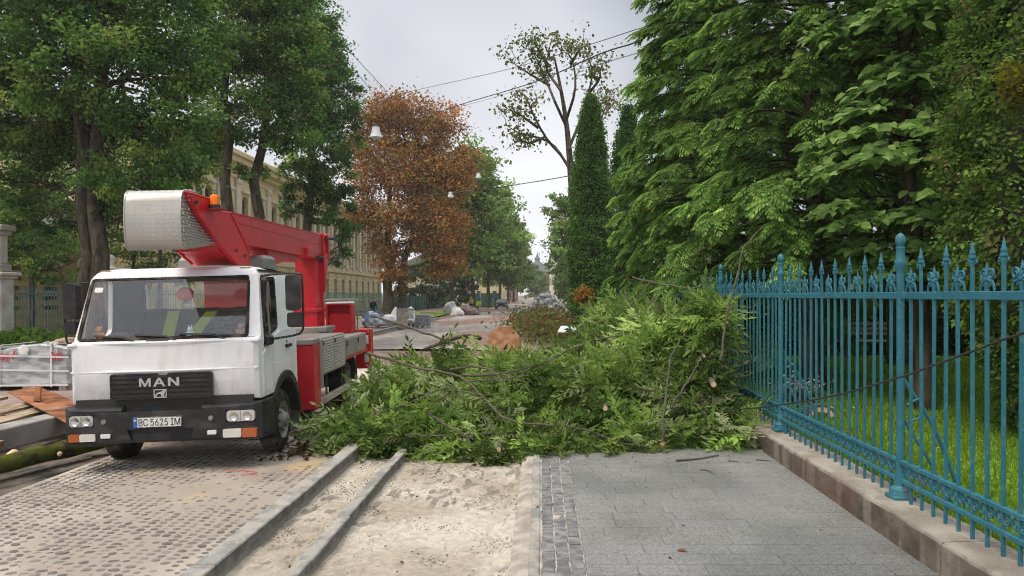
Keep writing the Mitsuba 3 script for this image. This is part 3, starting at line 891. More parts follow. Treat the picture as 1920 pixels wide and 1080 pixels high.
# bumper
bplan = Polygon([(-1.075, .42), (-1.075, .10), (-1.05, .03), (-.98, -.02), (-.6, -.045), (0, -.055), (.6, -.045), (1.0, -.02), (1.075, .03), (1.105, .10), (1.105, .42)])
bprof = Polygon([(-.06, .40), (-.02, .352), (.4, .352), (.4, .755), (.05, .755), (-.01, .735), (-.035, .715), (-.035, .69), (-.06, .68)])
bm = manifold(prism(bplan, .3, .8, 'z')) ^ manifold(prism(bprof, -1.2, 1.2, 'x'))
bm = bm - manifold(prism(Polygon([(-.36, .50), (.36, .50), (.32, .385), (-.32, .385)]), -.2, .0, 'y')) - manifold(box(-.42, .44, -.2, .06, .69, .78))
for a, b, c, d in ((-.985, -.715, .545, .675), (.70, 1.02, .545, .675)):
    bm = bm - manifold(box(a, b, -.2, .02, c, d))
bumper = part('bumper', bm, 'black_plastic', 30)
part('under_panel', box(-.95, .97, .06, .3, .70, .83), 'dark_metal', False, bumper)
for a, b in ((-.98, -.72), (.705, 1.015)):
    h = part('headlight', prism(rrect(a + .004, b - .004, .55, .67, .03), -.035, .01, 'y'), 'lamp_glass', 30)
    for t in (.28, .74):
        cx = a + t * (b - a)
        part('reflector', lathe([(.046, -.005), (.034, .004), (.012, .010), (.0, .012)], 14, (cx, -.048, .61), 'y'), 'chrome', 30, h)
    part('divider', box((a + b) / 2 - .004, (a + b) / 2 + .004, -.038, -.03, .556, .664), 'grey_metal', False, h)
for nm, a, b, c, d, m_ in (('indicator_lamp', -.985, -.872, .388, .468, 'amber'), ('fog_lamp', -.868, -.70, .388, .468, 'white_lens'), ('indicator_lamp', .872, 1.03, .372, .47, 'amber'), ('fog_lamp', .672, .868, .378, .47, 'white_lens')):
    part(nm, moved(prism(rrect(a, b, c, d, .012), -.062, -.01, 'y'), None, (0, .012 if abs(a) > .8 else 0, 0)), m_, 30)
for a, b in ((-.635, -.535), (.505, .60)):
    part('reflector_patch', prism(rrect(a, b, .42, .465, .006), -.064, -.04, 'y'), 'plate_white', False, bumper)
for a in (-.60, .545):
    part('tow_cap', lathe([(0, -.066), (.026, -.066), (.026, -.04)], 12, (a, 0, .60), 'y'), 'grey_metal', 30, bumper)
pl = part('licence_plate', prism(rrect(-.283, .237, .522, .637, .006), -.070, -.062, 'y'), 'plate_white', False, label='white licence plate with a blue band reading BC 5625 IM')
part('blue_band', prism(sbox(-.281, .524, -.236, .635), -.073, -.069, 'y'), 'plate_blue', False, pl)
part('plate_mark', join(prism(sbox(-.270, .592, -.248, .604), -.075, -.072, 'y'), prism(sbox(-.270, .604, -.248, .616), -.0752, -.072, 'y')), 'plate_yellow', False, pl)
for t, a, b in (('BC', -.222, -.122), ('5625', -.095, .092), ('IM', .122, .222)):
    part('plate_lettering', letters(t, .076, a, b, .541, -.070, False, .004), 'ink', False, pl)
part('plate_border', prism(rrect(-.283, .237, .522, .637, .006).difference(rrect(-.277, .231, .528, .631, .004)), -.0725, -.069, 'y'), 'ink', False, pl)

# wipers
for x0, x1 in ((-.30, -.78), (.16, -.34), (.70, .14)):
    wp = part('wiper', on_screen(LineString([(x0, -.045), (x0 - .16, .03), (x1, .055)]).buffer(.010), .02, .034), 'black_plastic', False)
part('wiper_motor_cover', on_screen(rrect(-.20, .04, -.05, -.002, .012), .005, .04), 'black_plastic', 30, cab)
# mirrors
arm = curve([(Rr - .06, .40, 2.165), (Rr + .2, .38, 2.185), (Rr + .38, .36, 2.175), (Rr + .425, .36, 2.12), (Rr + .425, .36, 1.62), (Rr + .40, .36, 1.50), (Rr + .30, .37, 1.46), (Rr + .0, .40, 1.42)], 40)
mr = part('mirror', join(moved(prism(rrect(-.085, .085, -.205, .205, .045), -.045, .045, 'y'), rot('z', 14), (Rr + .325, .34, 1.955))), 'black_plastic', 30)
part('mirror_arm', tube(arm, .013, 8), 'black_plastic', 40, mr)
part('lower_mirror', moved(prism(rrect(-.085, .085, -.085, .085, .035), -.05, .05, 'y'), rot('z', 14), (Rr + .335, .34, 1.645)), 'black_plastic', 30, mr)
arm = curve([(L + .06, .42, 2.14), (L - .10, .36, 2.13), (L - .17, .34, 2.08), (L - .17, .34, 1.50), (L - .10, .36, 1.46), (L, .40, 1.44)], 30)
ml = part('mirror', moved(prism(rrect(-.085, .085, -.205, .205, .045), -.045, .045, 'y'), rot('z', -14), (L - .085, .33, 1.93)), 'black_plastic', 30)
part('mirror_arm', tube(arm, .012, 8), 'black_plastic', 40, ml)
part('lower_mirror', moved(prism(rrect(-.07, .07, -.075, .075, .03), -.045, .045, 'y'), rot('z', -14), (L - .09, .33, 1.625)), 'black_plastic', 30, ml)

# inside of the cab
part('dashboard', join(prism(Polygon([(.16, 1.40), (.17, 1.475), (.34, 1.478), (.52, 1.45), (.60, 1.36), (.60, 1.0), (.16, 1.0)]), L + .07, Rr - .07, 'x')), 'dash_plastic', 30)
part('cab_floor', box(L + .06, Rr - .06, .1, 1.56, .84, .92), 'dash_plastic', False)
part('cab_lining', join(box(L + .06, Rr - .06, 1.545, 1.57, .9, 1.79), box(L + .08, Rr - .10, .52, 1.55, 2.235, 2.25)), 'cab_lining', False)
for cx, w in ((-.60, .48), (-.05, .42), (.50, .48)):
    st = part('seat', join(moved(box(-w / 2, w / 2, -.06, .06, 0, .74, .07), rot('x', -10), (cx, 1.33, 1.08)), box(cx - w / 2, cx + w / 2, .85, 1.35, 1.0, 1.14, .05)), 'seat_cloth', 40)
    th = np.linspace(0, 2 * PI, 25)
part('steering_wheel', moved(join(tube(np.stack([.21 * np.cos(th), .21 * np.sin(th), 0 * th], 1), .016, 6, False), tube([(-.2, 0, 0), (.2, 0, 0)], .02, 6), tube([(0, 0, 0), (0, .02, -.4)], .03, 6)), rot('x', 28), (.52, .66, 1.52)), 'black_plastic', 40)
XFt = XF[0]


def inside(name, mesh, bsdf, label, cat, group=None, smooth=40):
    k = put(name, mesh, bsdf, smooth=smooth)
    return tag(k, label, cat, group)


vest = thing('safety_vest', 'yellow green safety vest hung on a seat inside the truck cab', 'safety vest')
for pts in ([(-.50, .98, 1.18), (-.44, 1.17, 1.42), (-.41, 1.26, 1.64), (-.40, 1.33, 1.78)], [(-.22, .98, 1.18), (-.14, 1.17, 1.42), (-.02, 1.26, 1.62), (.08, 1.32, 1.76)]):
    c = curve(pts, 10); w = .075
    vv = np.vstack([c + [-w, 0, 0], c + [w, 0, 0]]); nq = len(c)
    ff = np.array([[i, i + 1, nq + i + 1] for i in range(nq - 1)] + [[i, nq + i + 1, nq + i] for i in range(nq - 1)])
    fr_ = vv + [0, -.012, 0]
    put('strap', (np.vstack([vv, fr_]), np.vstack([ff, ff[:, ::-1] + 2 * nq])), 'hivis', vest, smooth=False)


def plush(name, at, s, cols, label, ears, seed):
    x, y, z = at
    ps = [(blob(seed, (.9, .8, 1.0), (0, 0, .9), .12), cols[0]), (blob(seed + 1, (.72, .65, .62), (0, -.1, 2.2), .08), cols[0])]
    for sx in (-1, 1):
        ps.append((blob(seed + 2, (.2, .15, .55 if ears == 'long' else .24), (sx * .42, 0, 2.95 if ears == 'long' else 2.7), .05, sub=2), cols[0]))
        ps.append((blob(seed + 3, (.28, .28, .5), (sx * .95, -.25, 1.1), .1, sub=2), cols[0]))
        ps.append((blob(seed + 4, (.34, .5, .3), (sx * .55, -.75, .25), .1, sub=2), cols[1]))
        ps.append((blob(seed + 6, (.07, .05, .07), (sx * .25, -.72, 2.35), 0, sub=1), (.01, .01, .01)))
    ps.append((blob(seed + 5, (.3, .25, .22), (0, -.65, 2.05), .05, sub=2), cols[1]))
    m, c = joinc(ps)
    k = put(name, moved(m, None, (x, y, z), s), 'vc_rough', smooth=True, color=c)
    return tag(k, label, 'soft toy')


plush('plush_toy', (-.86, .42, 1.475), .055, ((.50, .20, .06), (.62, .34, .15)), 'orange brown plush toy on the dashboard at the left end of the windscreen', 'short', 3)
plush('plush_toy', (.74, .42, 1.475), .050, ((.46, .27, .15), (.60, .42, .28)), 'light brown plush toy on the dashboard at the right end of the windscreen', 'short', 13)
plush('plush_toy', (.185, .36, 1.475), .042, ((.50, .66, .68), (.66, .78, .78)), 'pale blue long eared plush toy standing on the dashboard behind the windscreen', 'long', 23)
tag(put('dashboard_cap', moved(blob(7, (.14, .12, .06), (0, 0, 0), .2, flat=-.02), None, (-.62, .40, 1.50)), 'seat_cloth', smooth=True), 'dark crumpled cap lying on the dashboard next to the orange plush toy', 'cap')
tag(put('hanging_ornament', join(moved(blob(31, (.10, .06, .08), (0, 0, 0), .25)), tube([(0, 0, .05), (0, 0, .25)], .003, 4)), 'print_red', smooth=True, xf=False), 'red pendant hanging from the cab ceiling behind the windscreen', 'ornament')
v, f, *_ = mikit.meshkit.WRITTEN[scene['hanging_ornament']['filename']]
scene['hanging_ornament'] = ply((np.asarray(v) @ TR.T + tO + TR @ np.array([.03, .62, 1.98]), np.asarray(f)), 'print_red', smooth=True)
part('windscreen_sticker', on_screen(rrect(-.89, -.80, .60, .66, .01), -.006, -.003), 'plate_white', False)
tag(put('key_ring', join(*[moved(tube(np.stack([.035 * np.cos(th), .02 * np.sin(th), 0 * th], 1), .006, 5, False), None, (dx, .33, 1.485)) for dx in (-.10, -.03, .02)]), 'chrome', smooth=40), 'small metal rings lying on the dashboard behind the wipers', 'keys')

# wheels
def wheel(name, u0, u1, v, w, r=.385, out=1):
    prof = [(r * .60, u0), (r * .88, u0 + .005), (r * .97, u0 + .03), (r, u0 + .06), (r, u1 - .06), (r * .97, u1 - .03), (r * .88, u1 - .005), (r * .60, u1)]
    k = part(name, lathe(prof, 36, (0, v, w), 'x'), 'rubber', 40)
    uo = u1 if out > 0 else u0
    s = out
    rim = [(r * .62, uo - s * .005), (r * .60, uo - s * .02), (r * .52, uo - s * .05), (r * .40, uo - s * .045), (r * .33, uo - s * .02), (r * .22, uo + s * .01), (r * .20, uo + s * .045), (r * .10, uo + s * .06), (0, uo + s * .06)]
    part('rim', lathe(rim, 24, (0, v, w), 'x'), 'grey_metal', 30, k)
    part('wheel_nut', join(*[lathe([(.012, uo - s * .04), (.012, uo + s * .0), (0, uo + s * .0)], 6, (0, v + r * .36 * math.cos(a), w + r * .36 * math.sin(a)), 'x') for a in np.arange(8) * PI / 4]), 'dark_metal', 30, k)
    gro = []
    for a in np.arange(0, 2 * PI, 2 * PI / 44):
        gro.append(moved(box(u0 + .035, u1 - .035, -.008, .008, r - .004, r + .007), rot('x', math.degrees(a)), (0, v, w)))
    part('tread', join(*gro), 'rubber', False, k)


wheel('wheel', .80, 1.025, 1.02, .395, out=1)
wheel('wheel', -1.01, -.785, 1.02, .375, out=-1)
wheel('wheel', .78, 1.05, 4.85, .395, out=1)
wheel('wheel', -1.05, -.78, 4.85, .375, out=-1)
# fenders, steps
for s, u0, u1 in ((1, Rr - .26, Rr + .035), (-1, L - .035, L + .26)):
    outer = Polygon([(1.02 + .62 * math.cos(a), .36 + .645 * math.sin(a)) for a in np.linspace(-.15, PI + .55, 40)] + [(.45, .26), (.24, .26), (.20, .60), (.28, .77), (1.02, .5)]).buffer(0)
    fd = outer.difference(Polygon([(1.02 + .535 * math.cos(a), .36 + .555 * math.sin(a)) for a in np.linspace(0, 2 * PI, 48)]))
    fd = fd.difference(sbox(1.02, -1, 3, .42)).difference(sbox(-1, -1, 3, .25))
    part('fender', prism(fd, u0, u1, 'x'), 'black_plastic', 30)
# chassis
part('chassis', join(box(-.42, -.34, .3, 6.7, .50, .72), box(.34, .42, .3, 6.7, .50, .72), box(-.9, .9, 4.79, 4.91, .34, .46), box(-.85, .85, .96, 1.08, .34, .44), *[box(-.36, .36, y, y + .08, .52, .68) for y in (1.9, 2.9, 3.9, 5.4, 6.4)], box(-.5, .45, .35, 1.5, .55, .95)), 'dark_metal', False)
part('fuel_tank', box(-.98, -.48, 2.7, 3.9, .42, .82, .05), 'dark_metal', 30)
part('air_tank', lathe([(0, 0), (.11, .01), (.13, .05), (.13, .6), (.11, .64), (0, .65)], 16, (.62, 2.9, .62), 'y'), 'dark_metal', 40)
# deck with outriggers and lockers
part('deck', box(-1.10, 1.10, 2.05, 6.75, 1.04, 1.13, .01), 'dull_aluminium', False)
part('exhaust_stack', box(-.25, .25, 1.75, 2.0, .8, 1.35, .03), 'dark_metal', 30)
for s in (1, -1):
    a, b = (.86, 1.165) if s > 0 else (-1.165, -.86)
    o = part('outrigger', box(a, b, 2.02, 2.40, .345, 1.25, .012), 'red_paint', False)
    part('outrigger_cap', box(a + .01, b + .0, 2.0, 2.42, 1.25, 1.325, .008), 'dull_aluminium', False, o)
    part('corner_strip', box(b - .004 if s > 0 else a - .03, b + .03 if s > 0 else a + .004, 2.36, 2.46, .60, 1.30, .006), 'dull_aluminium', False, o)
    part('foot', lathe([(0, .05), (.11, .05), (.12, .08), (.12, .11), (.05, .13), (.05, .36), (0, .36)], 16, ((a + b) / 2, 2.2, .16)), 'dark_metal', 30, o)
    u0, u1 = (.55, 1.155) if s > 0 else (-1.155, -.55)
    lk = part('locker', box(u0, u1, 2.47, 4.12, .765, 1.315, .01), 'dull_aluminium', False)
    uo = u1 if s > 0 else u0
    for (va, vb) in ((2.50, 3.27), (3.31, 4.09)):
        sh = part('shutter', box(uo - .012, uo + .008, va, vb, .79, 1.29) if s > 0 else box(uo - .008, uo + .012, va, vb, .79, 1.29), 'aluminium', False, lk)
        rb = [box(uo - .004, uo + .022, va + .02, vb - .02, z, z + .034, .011) if s > 0 else box(uo - .022, uo + .004, va + .02, vb - .02, z, z + .034, .011) for z in np.arange(.80, 1.27, .041)]
        for q in rb:
            part('shutter_slat', q, 'aluminium', False, sh)
        part('shutter_latch', box(uo + .0, uo + .03, va + .03, va + .07, 1.2, 1.26) if s > 0 else box(uo - .03, uo, va + .03, va + .07, 1.2, 1.26), 'dark_metal', False, sh)
    lk2 = part('side_box', box(u0, u1, 4.14, 6.10, .90, 1.225, .01), 'dull_aluminium', False)
    for (va, vb) in ((4.18, 5.12), (5.16, 6.06)):
        part('box_panel', box(uo - .01, uo + .012, va, vb, .93, 1.20, .006) if s > 0 else box(uo - .012, uo + .01, va, vb, .93, 1.20, .006), 'dull_aluminium', False, lk2)
        part('panel_latch', box(uo + .008, uo + .026, va + .06, va + .10, 1.08, 1.17) if s > 0 else box(uo - .026, uo - .008, va + .06, va + .10, 1.08, 1.17), 'dark_metal', False, lk2)
    part('red_skirt', box(u0, u1 - .01, 4.14, 6.5, .85, .898, .006), 'red_paint', False)
    part('underrun_rail', box(uo - .06, uo - .005, 2.42, 4.58, .34, .445, .008) if s > 0 else box(uo + .005, uo + .06, 2.42, 4.58, .34, .445, .008), 'aluminium', False)
    for va in (2.9, 4.0):
        part('rail_hanger', box(uo - .05, uo - .03, va, va + .06, .44, .78) if s > 0 else box(uo + .03, uo + .05, va, va + .06, .44, .78), 'dark_metal', False)
    rp = part('rear_outrigger', box(a + .02, b + .02, 6.42, 6.74, .50, 1.27, .012), 'red_paint', False)
    for z in (.62, .98):
        part('warning_patch', box(a + .20, b - .02, 6.412, 6.425, z, z + .17), 'plate_white', False, rp) if s > 0 else None
    arc = [(4.85 + .55 * math.cos(t), .42 + .5 * math.sin(t)) for t in np.linspace(0, PI, 24)]
    part('mudguard', prism(LineString(arc).buffer(.018), a - .12, b - .06, 'x') if s > 0 else prism(LineString(arc).buffer(.018), a + .06, b + .12, 'x'), 'black_plastic', 30)
# pedestal, column
part('boom_rest', box(-.33, .32, 2.12, 2.30, 1.34, 2.24, .012), 'red_paint', False)
part('engine_housing', box(-.56, .62, 1.82, 2.30, 2.245, 2.50, .05), 'grey_metal', 30)
part('turret_base', join(lathe([(.0, 1.13), (.42, 1.13), (.42, 1.22), (.36, 1.26), (.36, 1.36), (0, 1.36)], 24, (.35, 5.2, 0)), box(-.1, .7, 4.9, 5.6, 1.3, 1.4, .02)), 'grey_metal', 30)
col_poly = Polygon([(4.93, 1.34), (5.42, 1.34), (5.42, 1.5), (5.30, 2.0), (5.46, 2.68), (5.46, 3.0), (4.96, 3.0), (4.93, 2.6)])
col = part('column', prism(col_poly, .17, .52, 'x'), 'red_paint', False)
part('column_rib', join(box(.13, .56, 4.90, 5.44, 1.66, 1.72, .008), prism(Polygon([(5.28, 2.0), (5.60, 2.62), (5.60, 2.72), (5.28, 2.72)]), .50, .60, 'x'), prism(Polygon([(5.28, 1.35), (5.28, 2.7), (5.36, 2.7), (5.34, 1.35)]), .50, .56, 'x')), 'red_paint', False, col)
# boom
# boom box: slightly deeper at its root
def hexa(front, back):
    v = np.array(front + back, float); f = np.array([[0, 1, 2], [0, 2, 3], [4, 6, 5], [4, 7, 6], [0, 4, 5], [0, 5, 1], [1, 5, 6], [1, 6, 2], [2, 6, 7], [2, 7, 3], [3, 7, 4], [3, 4, 0]])
    return v, f


boom = part('boom', hexa([(.27, .62, 2.60), (.548, .62, 2.60), (.548, .62, 2.955), (.27, .62, 2.955)], [(.27, 5.70, 2.60), (.55, 5.70, 2.60), (.55, 5.70, 3.06), (.27, 5.70, 3.06)]), 'red_paint', False)
part('boom_weld', join(hexa([(.545, .72, 2.950), (.559, .72, 2.950), (.559, .72, 2.964), (.545, .72, 2.964)], [(.546, 5.68, 3.050), (.560, 5.68, 3.050), (.560, 5.68, 3.066), (.546, 5.68, 3.066)]),
                      hexa([(.545, 1.0, 2.845), (.556, 1.0, 2.845), (.556, 1.0, 2.857), (.545, 1.0, 2.857)], [(.545, 5.3, 2.87), (.557, 5.3, 2.87), (.557, 5.3, 2.882), (.545, 5.3, 2.882)])), 'red_paint', False, boom)
part('boom_collar', box(.22, .575, 5.34, 5.44, 2.60, 3.09, .006), 'red_paint', False, boom)
part('boom_end_plate', box(.22, .59, 5.66, 5.80, 2.58, 3.10, .02), 'red_paint', False, boom)
part('cylinder_bracket', join(box(.28, .50, 3.35, 4.0, 2.50, 2.62, .02), box(.44, .60, 4.1, 4.6, 2.60, 2.75, .01), prism(Polygon([(2.3, 2.62), (2.3, 2.40), (2.65, 2.40), (3.4, 2.52), (3.4, 2.62)]), .26, .50, 'x')), 'red_paint', False, boom)
part('pivot_pin', join(*[lathe([(0, .60), (.035, .60), (.035, .15), (0, .15)], 12, (0, y, z), 'x') for y, z in ((4.95, 2.62), (5.22, 2.62), (5.55, 2.64))]), 'dark_metal', 30, boom)
part('hydraulic_cylinder', join(tube([(.10, 1.7, 2.48), (.10, 4.2, 2.56)], .055, 12), tube([(.10, 4.2, 2.56), (.10, 5.2, 2.60)], .03, 12)), 'grey_metal', 40, boom)
part('hose', join(*[tube(curve([(.57 + d, 5.55, 3.0), (.68 + d, 5.95, 3.02 - d), (.70 + d, 6.1, 2.8 - d), (.62, 5.85, 2.58), (.50, 5.4, 2.52 - d)], 20), .018, 6) for d in (0, .05)]), 'cable_rubber', 40, boom)
# bracket plate between basket and boom, flush with the boom's right side
P3 = [(-.52, 3.024), (.05, 3.03), (.34, 2.92), (.70, 2.937), (1.308, 2.524), (1.312, 2.34), (.92, 2.324), (.324, 2.545), (-.236, 2.805)]
bk = part('basket_bracket', prism(Polygon(P3), .508, .562, 'x'), 'red_paint', False)
part('bracket_edge', join(*[tube([(.562, *a), (.562, *b)], .010, 5) for a, b in zip(P3, P3[1:6])]), 'red_paint', 30, bk)
part('bracket_bolt', join(*[lathe([(.018, .56), (.018, .575), (0, .575)], 6, (0, y, z), 'x') for y, z in ((-.36, 2.93), (-.30, 2.95), (.85, 2.5), (1.15, 2.45))]), 'dark_metal', 30, bk)
part('lower_bracket', hexa([(.03, .45, 2.47), (.50, .45, 2.47), (.50, .42, 2.54), (.03, .42, 2.54)], [(-.08, 1.2, 2.34), (.505, 1.2, 2.34), (.505, 1.45, 2.58), (-.08, 1.45, 2.58)]), 'red_paint', False, bk)
part('lower_rib', tube([(.03, .44, 2.48), (.04, .82, 2.35)], .018, 6), 'red_paint', 30, bk)
part('beacon_tray', box(.562, .70, -.05, .16, 2.90, 2.915), 'dark_red', False, bk)
bc = part('beacon', lathe([(.050, .045), (.053, .06), (.051, .13), (.045, .155), (.03, .165), (0, .168)], 18, (.62, .05, 2.905)), 'orange_beacon', 40, label='orange rotating beacon on the red basket bracket')
part('beacon_base', join(lathe([(.045, .0), (.06, .01), (.06, .045), (0, .046)], 14, (.62, .05, 2.912))), 'dark_metal', 30, bc)
# basket (stowed, floor to the front): curved tread-plate face and ribbed side
bprof = curve([(-.15, 3.075), (-.475, 3.045), (-.545, 2.86), (-.555, 2.66), (-.53, 2.48), (-.46, 2.435)], 22)
bpoly = Polygon([tuple(p) for p in bprof] + [(.50, 2.555), (.52, 2.60), (.10, 3.05)])
bx0, bx1 = -.075, .492
bsk = part('basket', prism(bpoly, bx0, bx1, 'x'), 'aluminium', 20, label='silver tread plate work basket with ribbed sides')
ribs = []
for z in np.arange(2.46, 3.03, .030):
    sec = bpoly.buffer(-.02).intersection(sbox(-1, z, 3, z + .017))
    if not sec.is_empty and sec.area > 1e-4:
        b0 = sec.bounds
        ribs.append(box(bx1 - .004, bx1 + .011, b0[0] + .02, b0[2] - .03, z, z + .017, .006))
for q in ribs:
    part('side_rib', q, 'aluminium', False, bsk)
stud = []
for i, t in enumerate(np.linspace(.10, .95, 20)):
    seg = t * (len(bprof) - 1); k = int(seg); pnt = bprof[k] + (bprof[min(k + 1, len(bprof) - 1)] - bprof[k]) * (seg - k)
    tn = bprof[min(k + 1, len(bprof) - 1)] - bprof[k]; tn = tn / np.linalg.norm(tn)
    nrm_ = np.array([tn[1], -tn[0]]); nrm_ = nrm_ if nrm_[0] < 0 else -nrm_
    for j in range(17):
        u = bx0 + .035 + (j + .5 * (i % 2)) * .0375
        s = 1 if (i + j) % 2 else -1
        d = np.array([s * .7, *(tn * .7)])
        c0 = np.array([u, pnt[0], pnt[1]]); nv = np.array([0, *nrm_])
        sd = np.cross(d, nv)
        vv = np.array([c0 - d * .015, c0 + sd * .005, c0 + d * .015, c0 - sd * .005, c0 + nv * .004])
        stud.append((vv, np.array([[0, 1, 4], [1, 2, 4], [2, 3, 4], [3, 0, 4]])))
part('tread_stud', join(*stud), 'aluminium', False, bsk, kind='stuff')
for b_ in (bx1, bx0):
    part('edge_rim', tube([(b_, *p) for p in bprof], .010, 6), 'aluminium', 40, bsk)
# operator panel and red bucket seat at the rear of the deck
part('control_panel', join(box(.16, .40, 5.95, 6.05, 1.22, 1.93, .01)), 'grey_metal', False)
part('panel_switch', box(.30, .35, 5.935, 5.952, 1.30, 1.35), 'dark_metal', False)
seat_poly = rrect(.475, .965, 1.20, 1.80, .07)
sm = manifold(prism(seat_poly, 5.80, 6.12, 'y')) - manifold(prism(seat_poly.buffer(-.035), 5.70, 6.06, 'y'))
so = part('bucket_seat', sm, 'red_paint', 30, label='red bucket seat at the rear of the truck deck')
part('seat_back_pad', prism(rrect(.52, .92, 1.24, 1.60, .06), 5.86, 6.07, 'y'), 'red_paint', 30, so)
part('seat_rim', box(.47, .97, 5.795, 6.125, 1.775, 1.825, .02), 'plate_white', 30, so)
part('seat_frame', join(tube(curve([(1.0, 6.1, 1.14), (1.01, 6.1, 1.80), (.98, 6.1, 1.86), (.45, 6.1, 1.87), (.42, 6.1, 1.80), (.42, 6.1, 1.14)], 30), .014, 6), tube([(.70, 5.95, 1.12), (.70, 5.95, 1.22)], .05, 8)), 'grey_metal', 40, so)
part('handrail', tube([(1.17, 6.3, 1.20), (1.17, 6.3, 1.92)], .014, 6), 'grey_metal', 30)
XF[0] = None
# ------------------------------------------------------------------ plants
LEAF2 = (np.array([[0, 0, 0], [-.40, .48, .07], [0, 1, -.10], [.40, .48, .07]]), np.array([[0, 3, 2], [0, 2, 1]]))
OVATE = (np.array([[0, 0, 0], [-.27, .30, .07], [-.25, .66, .03], [0, 1, -.16], [.25, .66, .03], [.27, .30, .07], [0, .5, -.02]]),
         np.array([[0, 6, 1], [1, 6, 2], [2, 6, 3], [3, 6, 4], [4, 6, 5], [5, 6, 0]]))


def compound_leaf(pairs=5, droop=.45, w=.055, four=True, bend=0.0, seed=5):
    vs, fs = [], []
    one = (np.array([[0, 0, 0], [-w, .42, .03], [0, .5, .0], [w, .42, .03], [0, 1, -.12]]), np.array([[0, 3, 2], [2, 3, 4], [0, 2, 1], [1, 2, 4]]))
    if not four:
        one = (np.array([[0, 0, 0], [-w, .45, .035], [0, 1, -.1], [w, .45, .035]]), np.array([[0, 3, 2], [0, 2, 1]]))
    rg = np.random.default_rng(seed)
    items = []
    for k in range(pairs):
        t = .22 + .70 * k / pairs
        l = .42 * (1 - .35 * abs(t - .55))
        for s in (-1, 1):
            items.append((t, s, l, math.radians(58 - 14 * t)))
    items.append((.93, 0, .40, 0))
    for t, s, l, a in items:
        d = np.array([s * math.sin(a), math.cos(a), rg.normal(-.35, .22)])
        R = frames(d[None], np.array([[rg.normal(0, .35), .2 + rg.normal(0, .3), 1.0]]))[0]
        l = l * rg.uniform(.75, 1.12)
        if one[0].shape[0] == 5:
            v = one[0] * [l * 3.2, l, l]
        else:
            v = one[0] * [l * 3.2, l, l]
        vs.append(v @ R.T + [bend * t * t, t, -droop * t * t]); fs.append(one[1])
    ys = np.linspace(0, .95, 3)
    c = np.stack([bend * ys * ys, ys, -droop * ys * ys], 1)
    m = (np.vstack([c - [.008, 0, 0], c + [.008, 0, 0]]), np.array([[0, 3, 4], [0, 4, 1], [1, 4, 5], [1, 5, 2]]))
    return join(*[(a, b) for a, b in zip(vs, fs)], m)


COMP = [compound_leaf(5, w=.057, droop=.35, bend=.15, seed=5, four=False), compound_leaf(5, w=.053, droop=.75, bend=-.2, seed=6, four=False), compound_leaf(4, w=.060, droop=1.05, bend=.3, seed=7, four=False)]
COMP2 = compound_leaf(4, four=False)


def frond(pairs=9, droop=.55, wid=.045, spread=.42):
    vs, fs = [], []
    for k in range(pairs * 2 + 1):
        s = (-1, 1)[k % 2] if k < pairs * 2 else 0
        t = .06 + .88 * (k // 2) / pairs if s else .86
        l = spread * (1 - .72 * t) + .05 if s else .16
        a = math.radians(62 - 24 * t) * (1 if s else 0)
        b0 = np.array([0, t, -droop * t * t])
        d = np.array([s * math.sin(a), math.cos(a), -.25 - 1.1 * droop * t])
        sd = np.array([math.cos(a), -s * math.sin(a), 0]) if s else np.array([1, 0, 0])
        w = wid
        mid = b0 + d * l * .5
        vs.append(np.array([b0, mid - sd * w + [0, 0, .01], b0 + d * l + [0, 0, -.10 * l], mid + sd * w + [0, 0, .01]])); fs.append(np.array([[0, 3, 2], [0, 2, 1]]))
    return join(*zip(vs, fs)) if False else join(*[(a, b) for a, b in zip(vs, fs)])


FROND = frond(5, .95, .078, .48)
TUFT = frond(2, .25, .12, .5)


def mixcol(rg, n, pals, w=None, jit=.18):
    """each leaf's own colour, drawn from a palette of leaf greens"""
    p = np.asarray(pals, float)
    i = rg.choice(len(p), n, p=w)
    return p[i] * np.exp(rg.normal(0, jit, (n, 1)))


LINDEN = [(.079, .178, .044), (.120, .237, .056), (.215, .306, .075), (.047, .114, .042), (.318, .393, .110)]
FARGREEN = [(.150, .260, .065), (.208, .325, .078), (.273, .364, .104), (.117, .202, .065)]
RUSTY = [(.35, .165, .058), (.42, .215, .075), (.28, .125, .05), (.43, .27, .09), (.27, .235, .07)]
PILE = [(.185, .29, .068), (.25, .36, .088), (.115, .195, .053), (.32, .41, .15), (.43, .48, .27)]
THUJA = [(0.154, 0.287, 0.072), (0.199, 0.345, 0.087), (0.281, 0.439, 0.109), (0.109, 0.195, 0.057), (0.362, 0.506, 0.154)]


def wobble(rg, a, b, n=6, amp=.05):
    a, b = np.asarray(a, float), np.asarray(b, float)
    t = np.linspace(0, 1, n)[:, None]
    L = np.linalg.norm(b - a)
    j = rg.normal(0, amp * L, (n, 3)) * np.sin(t * PI)
    return a + (b - a) * t + j


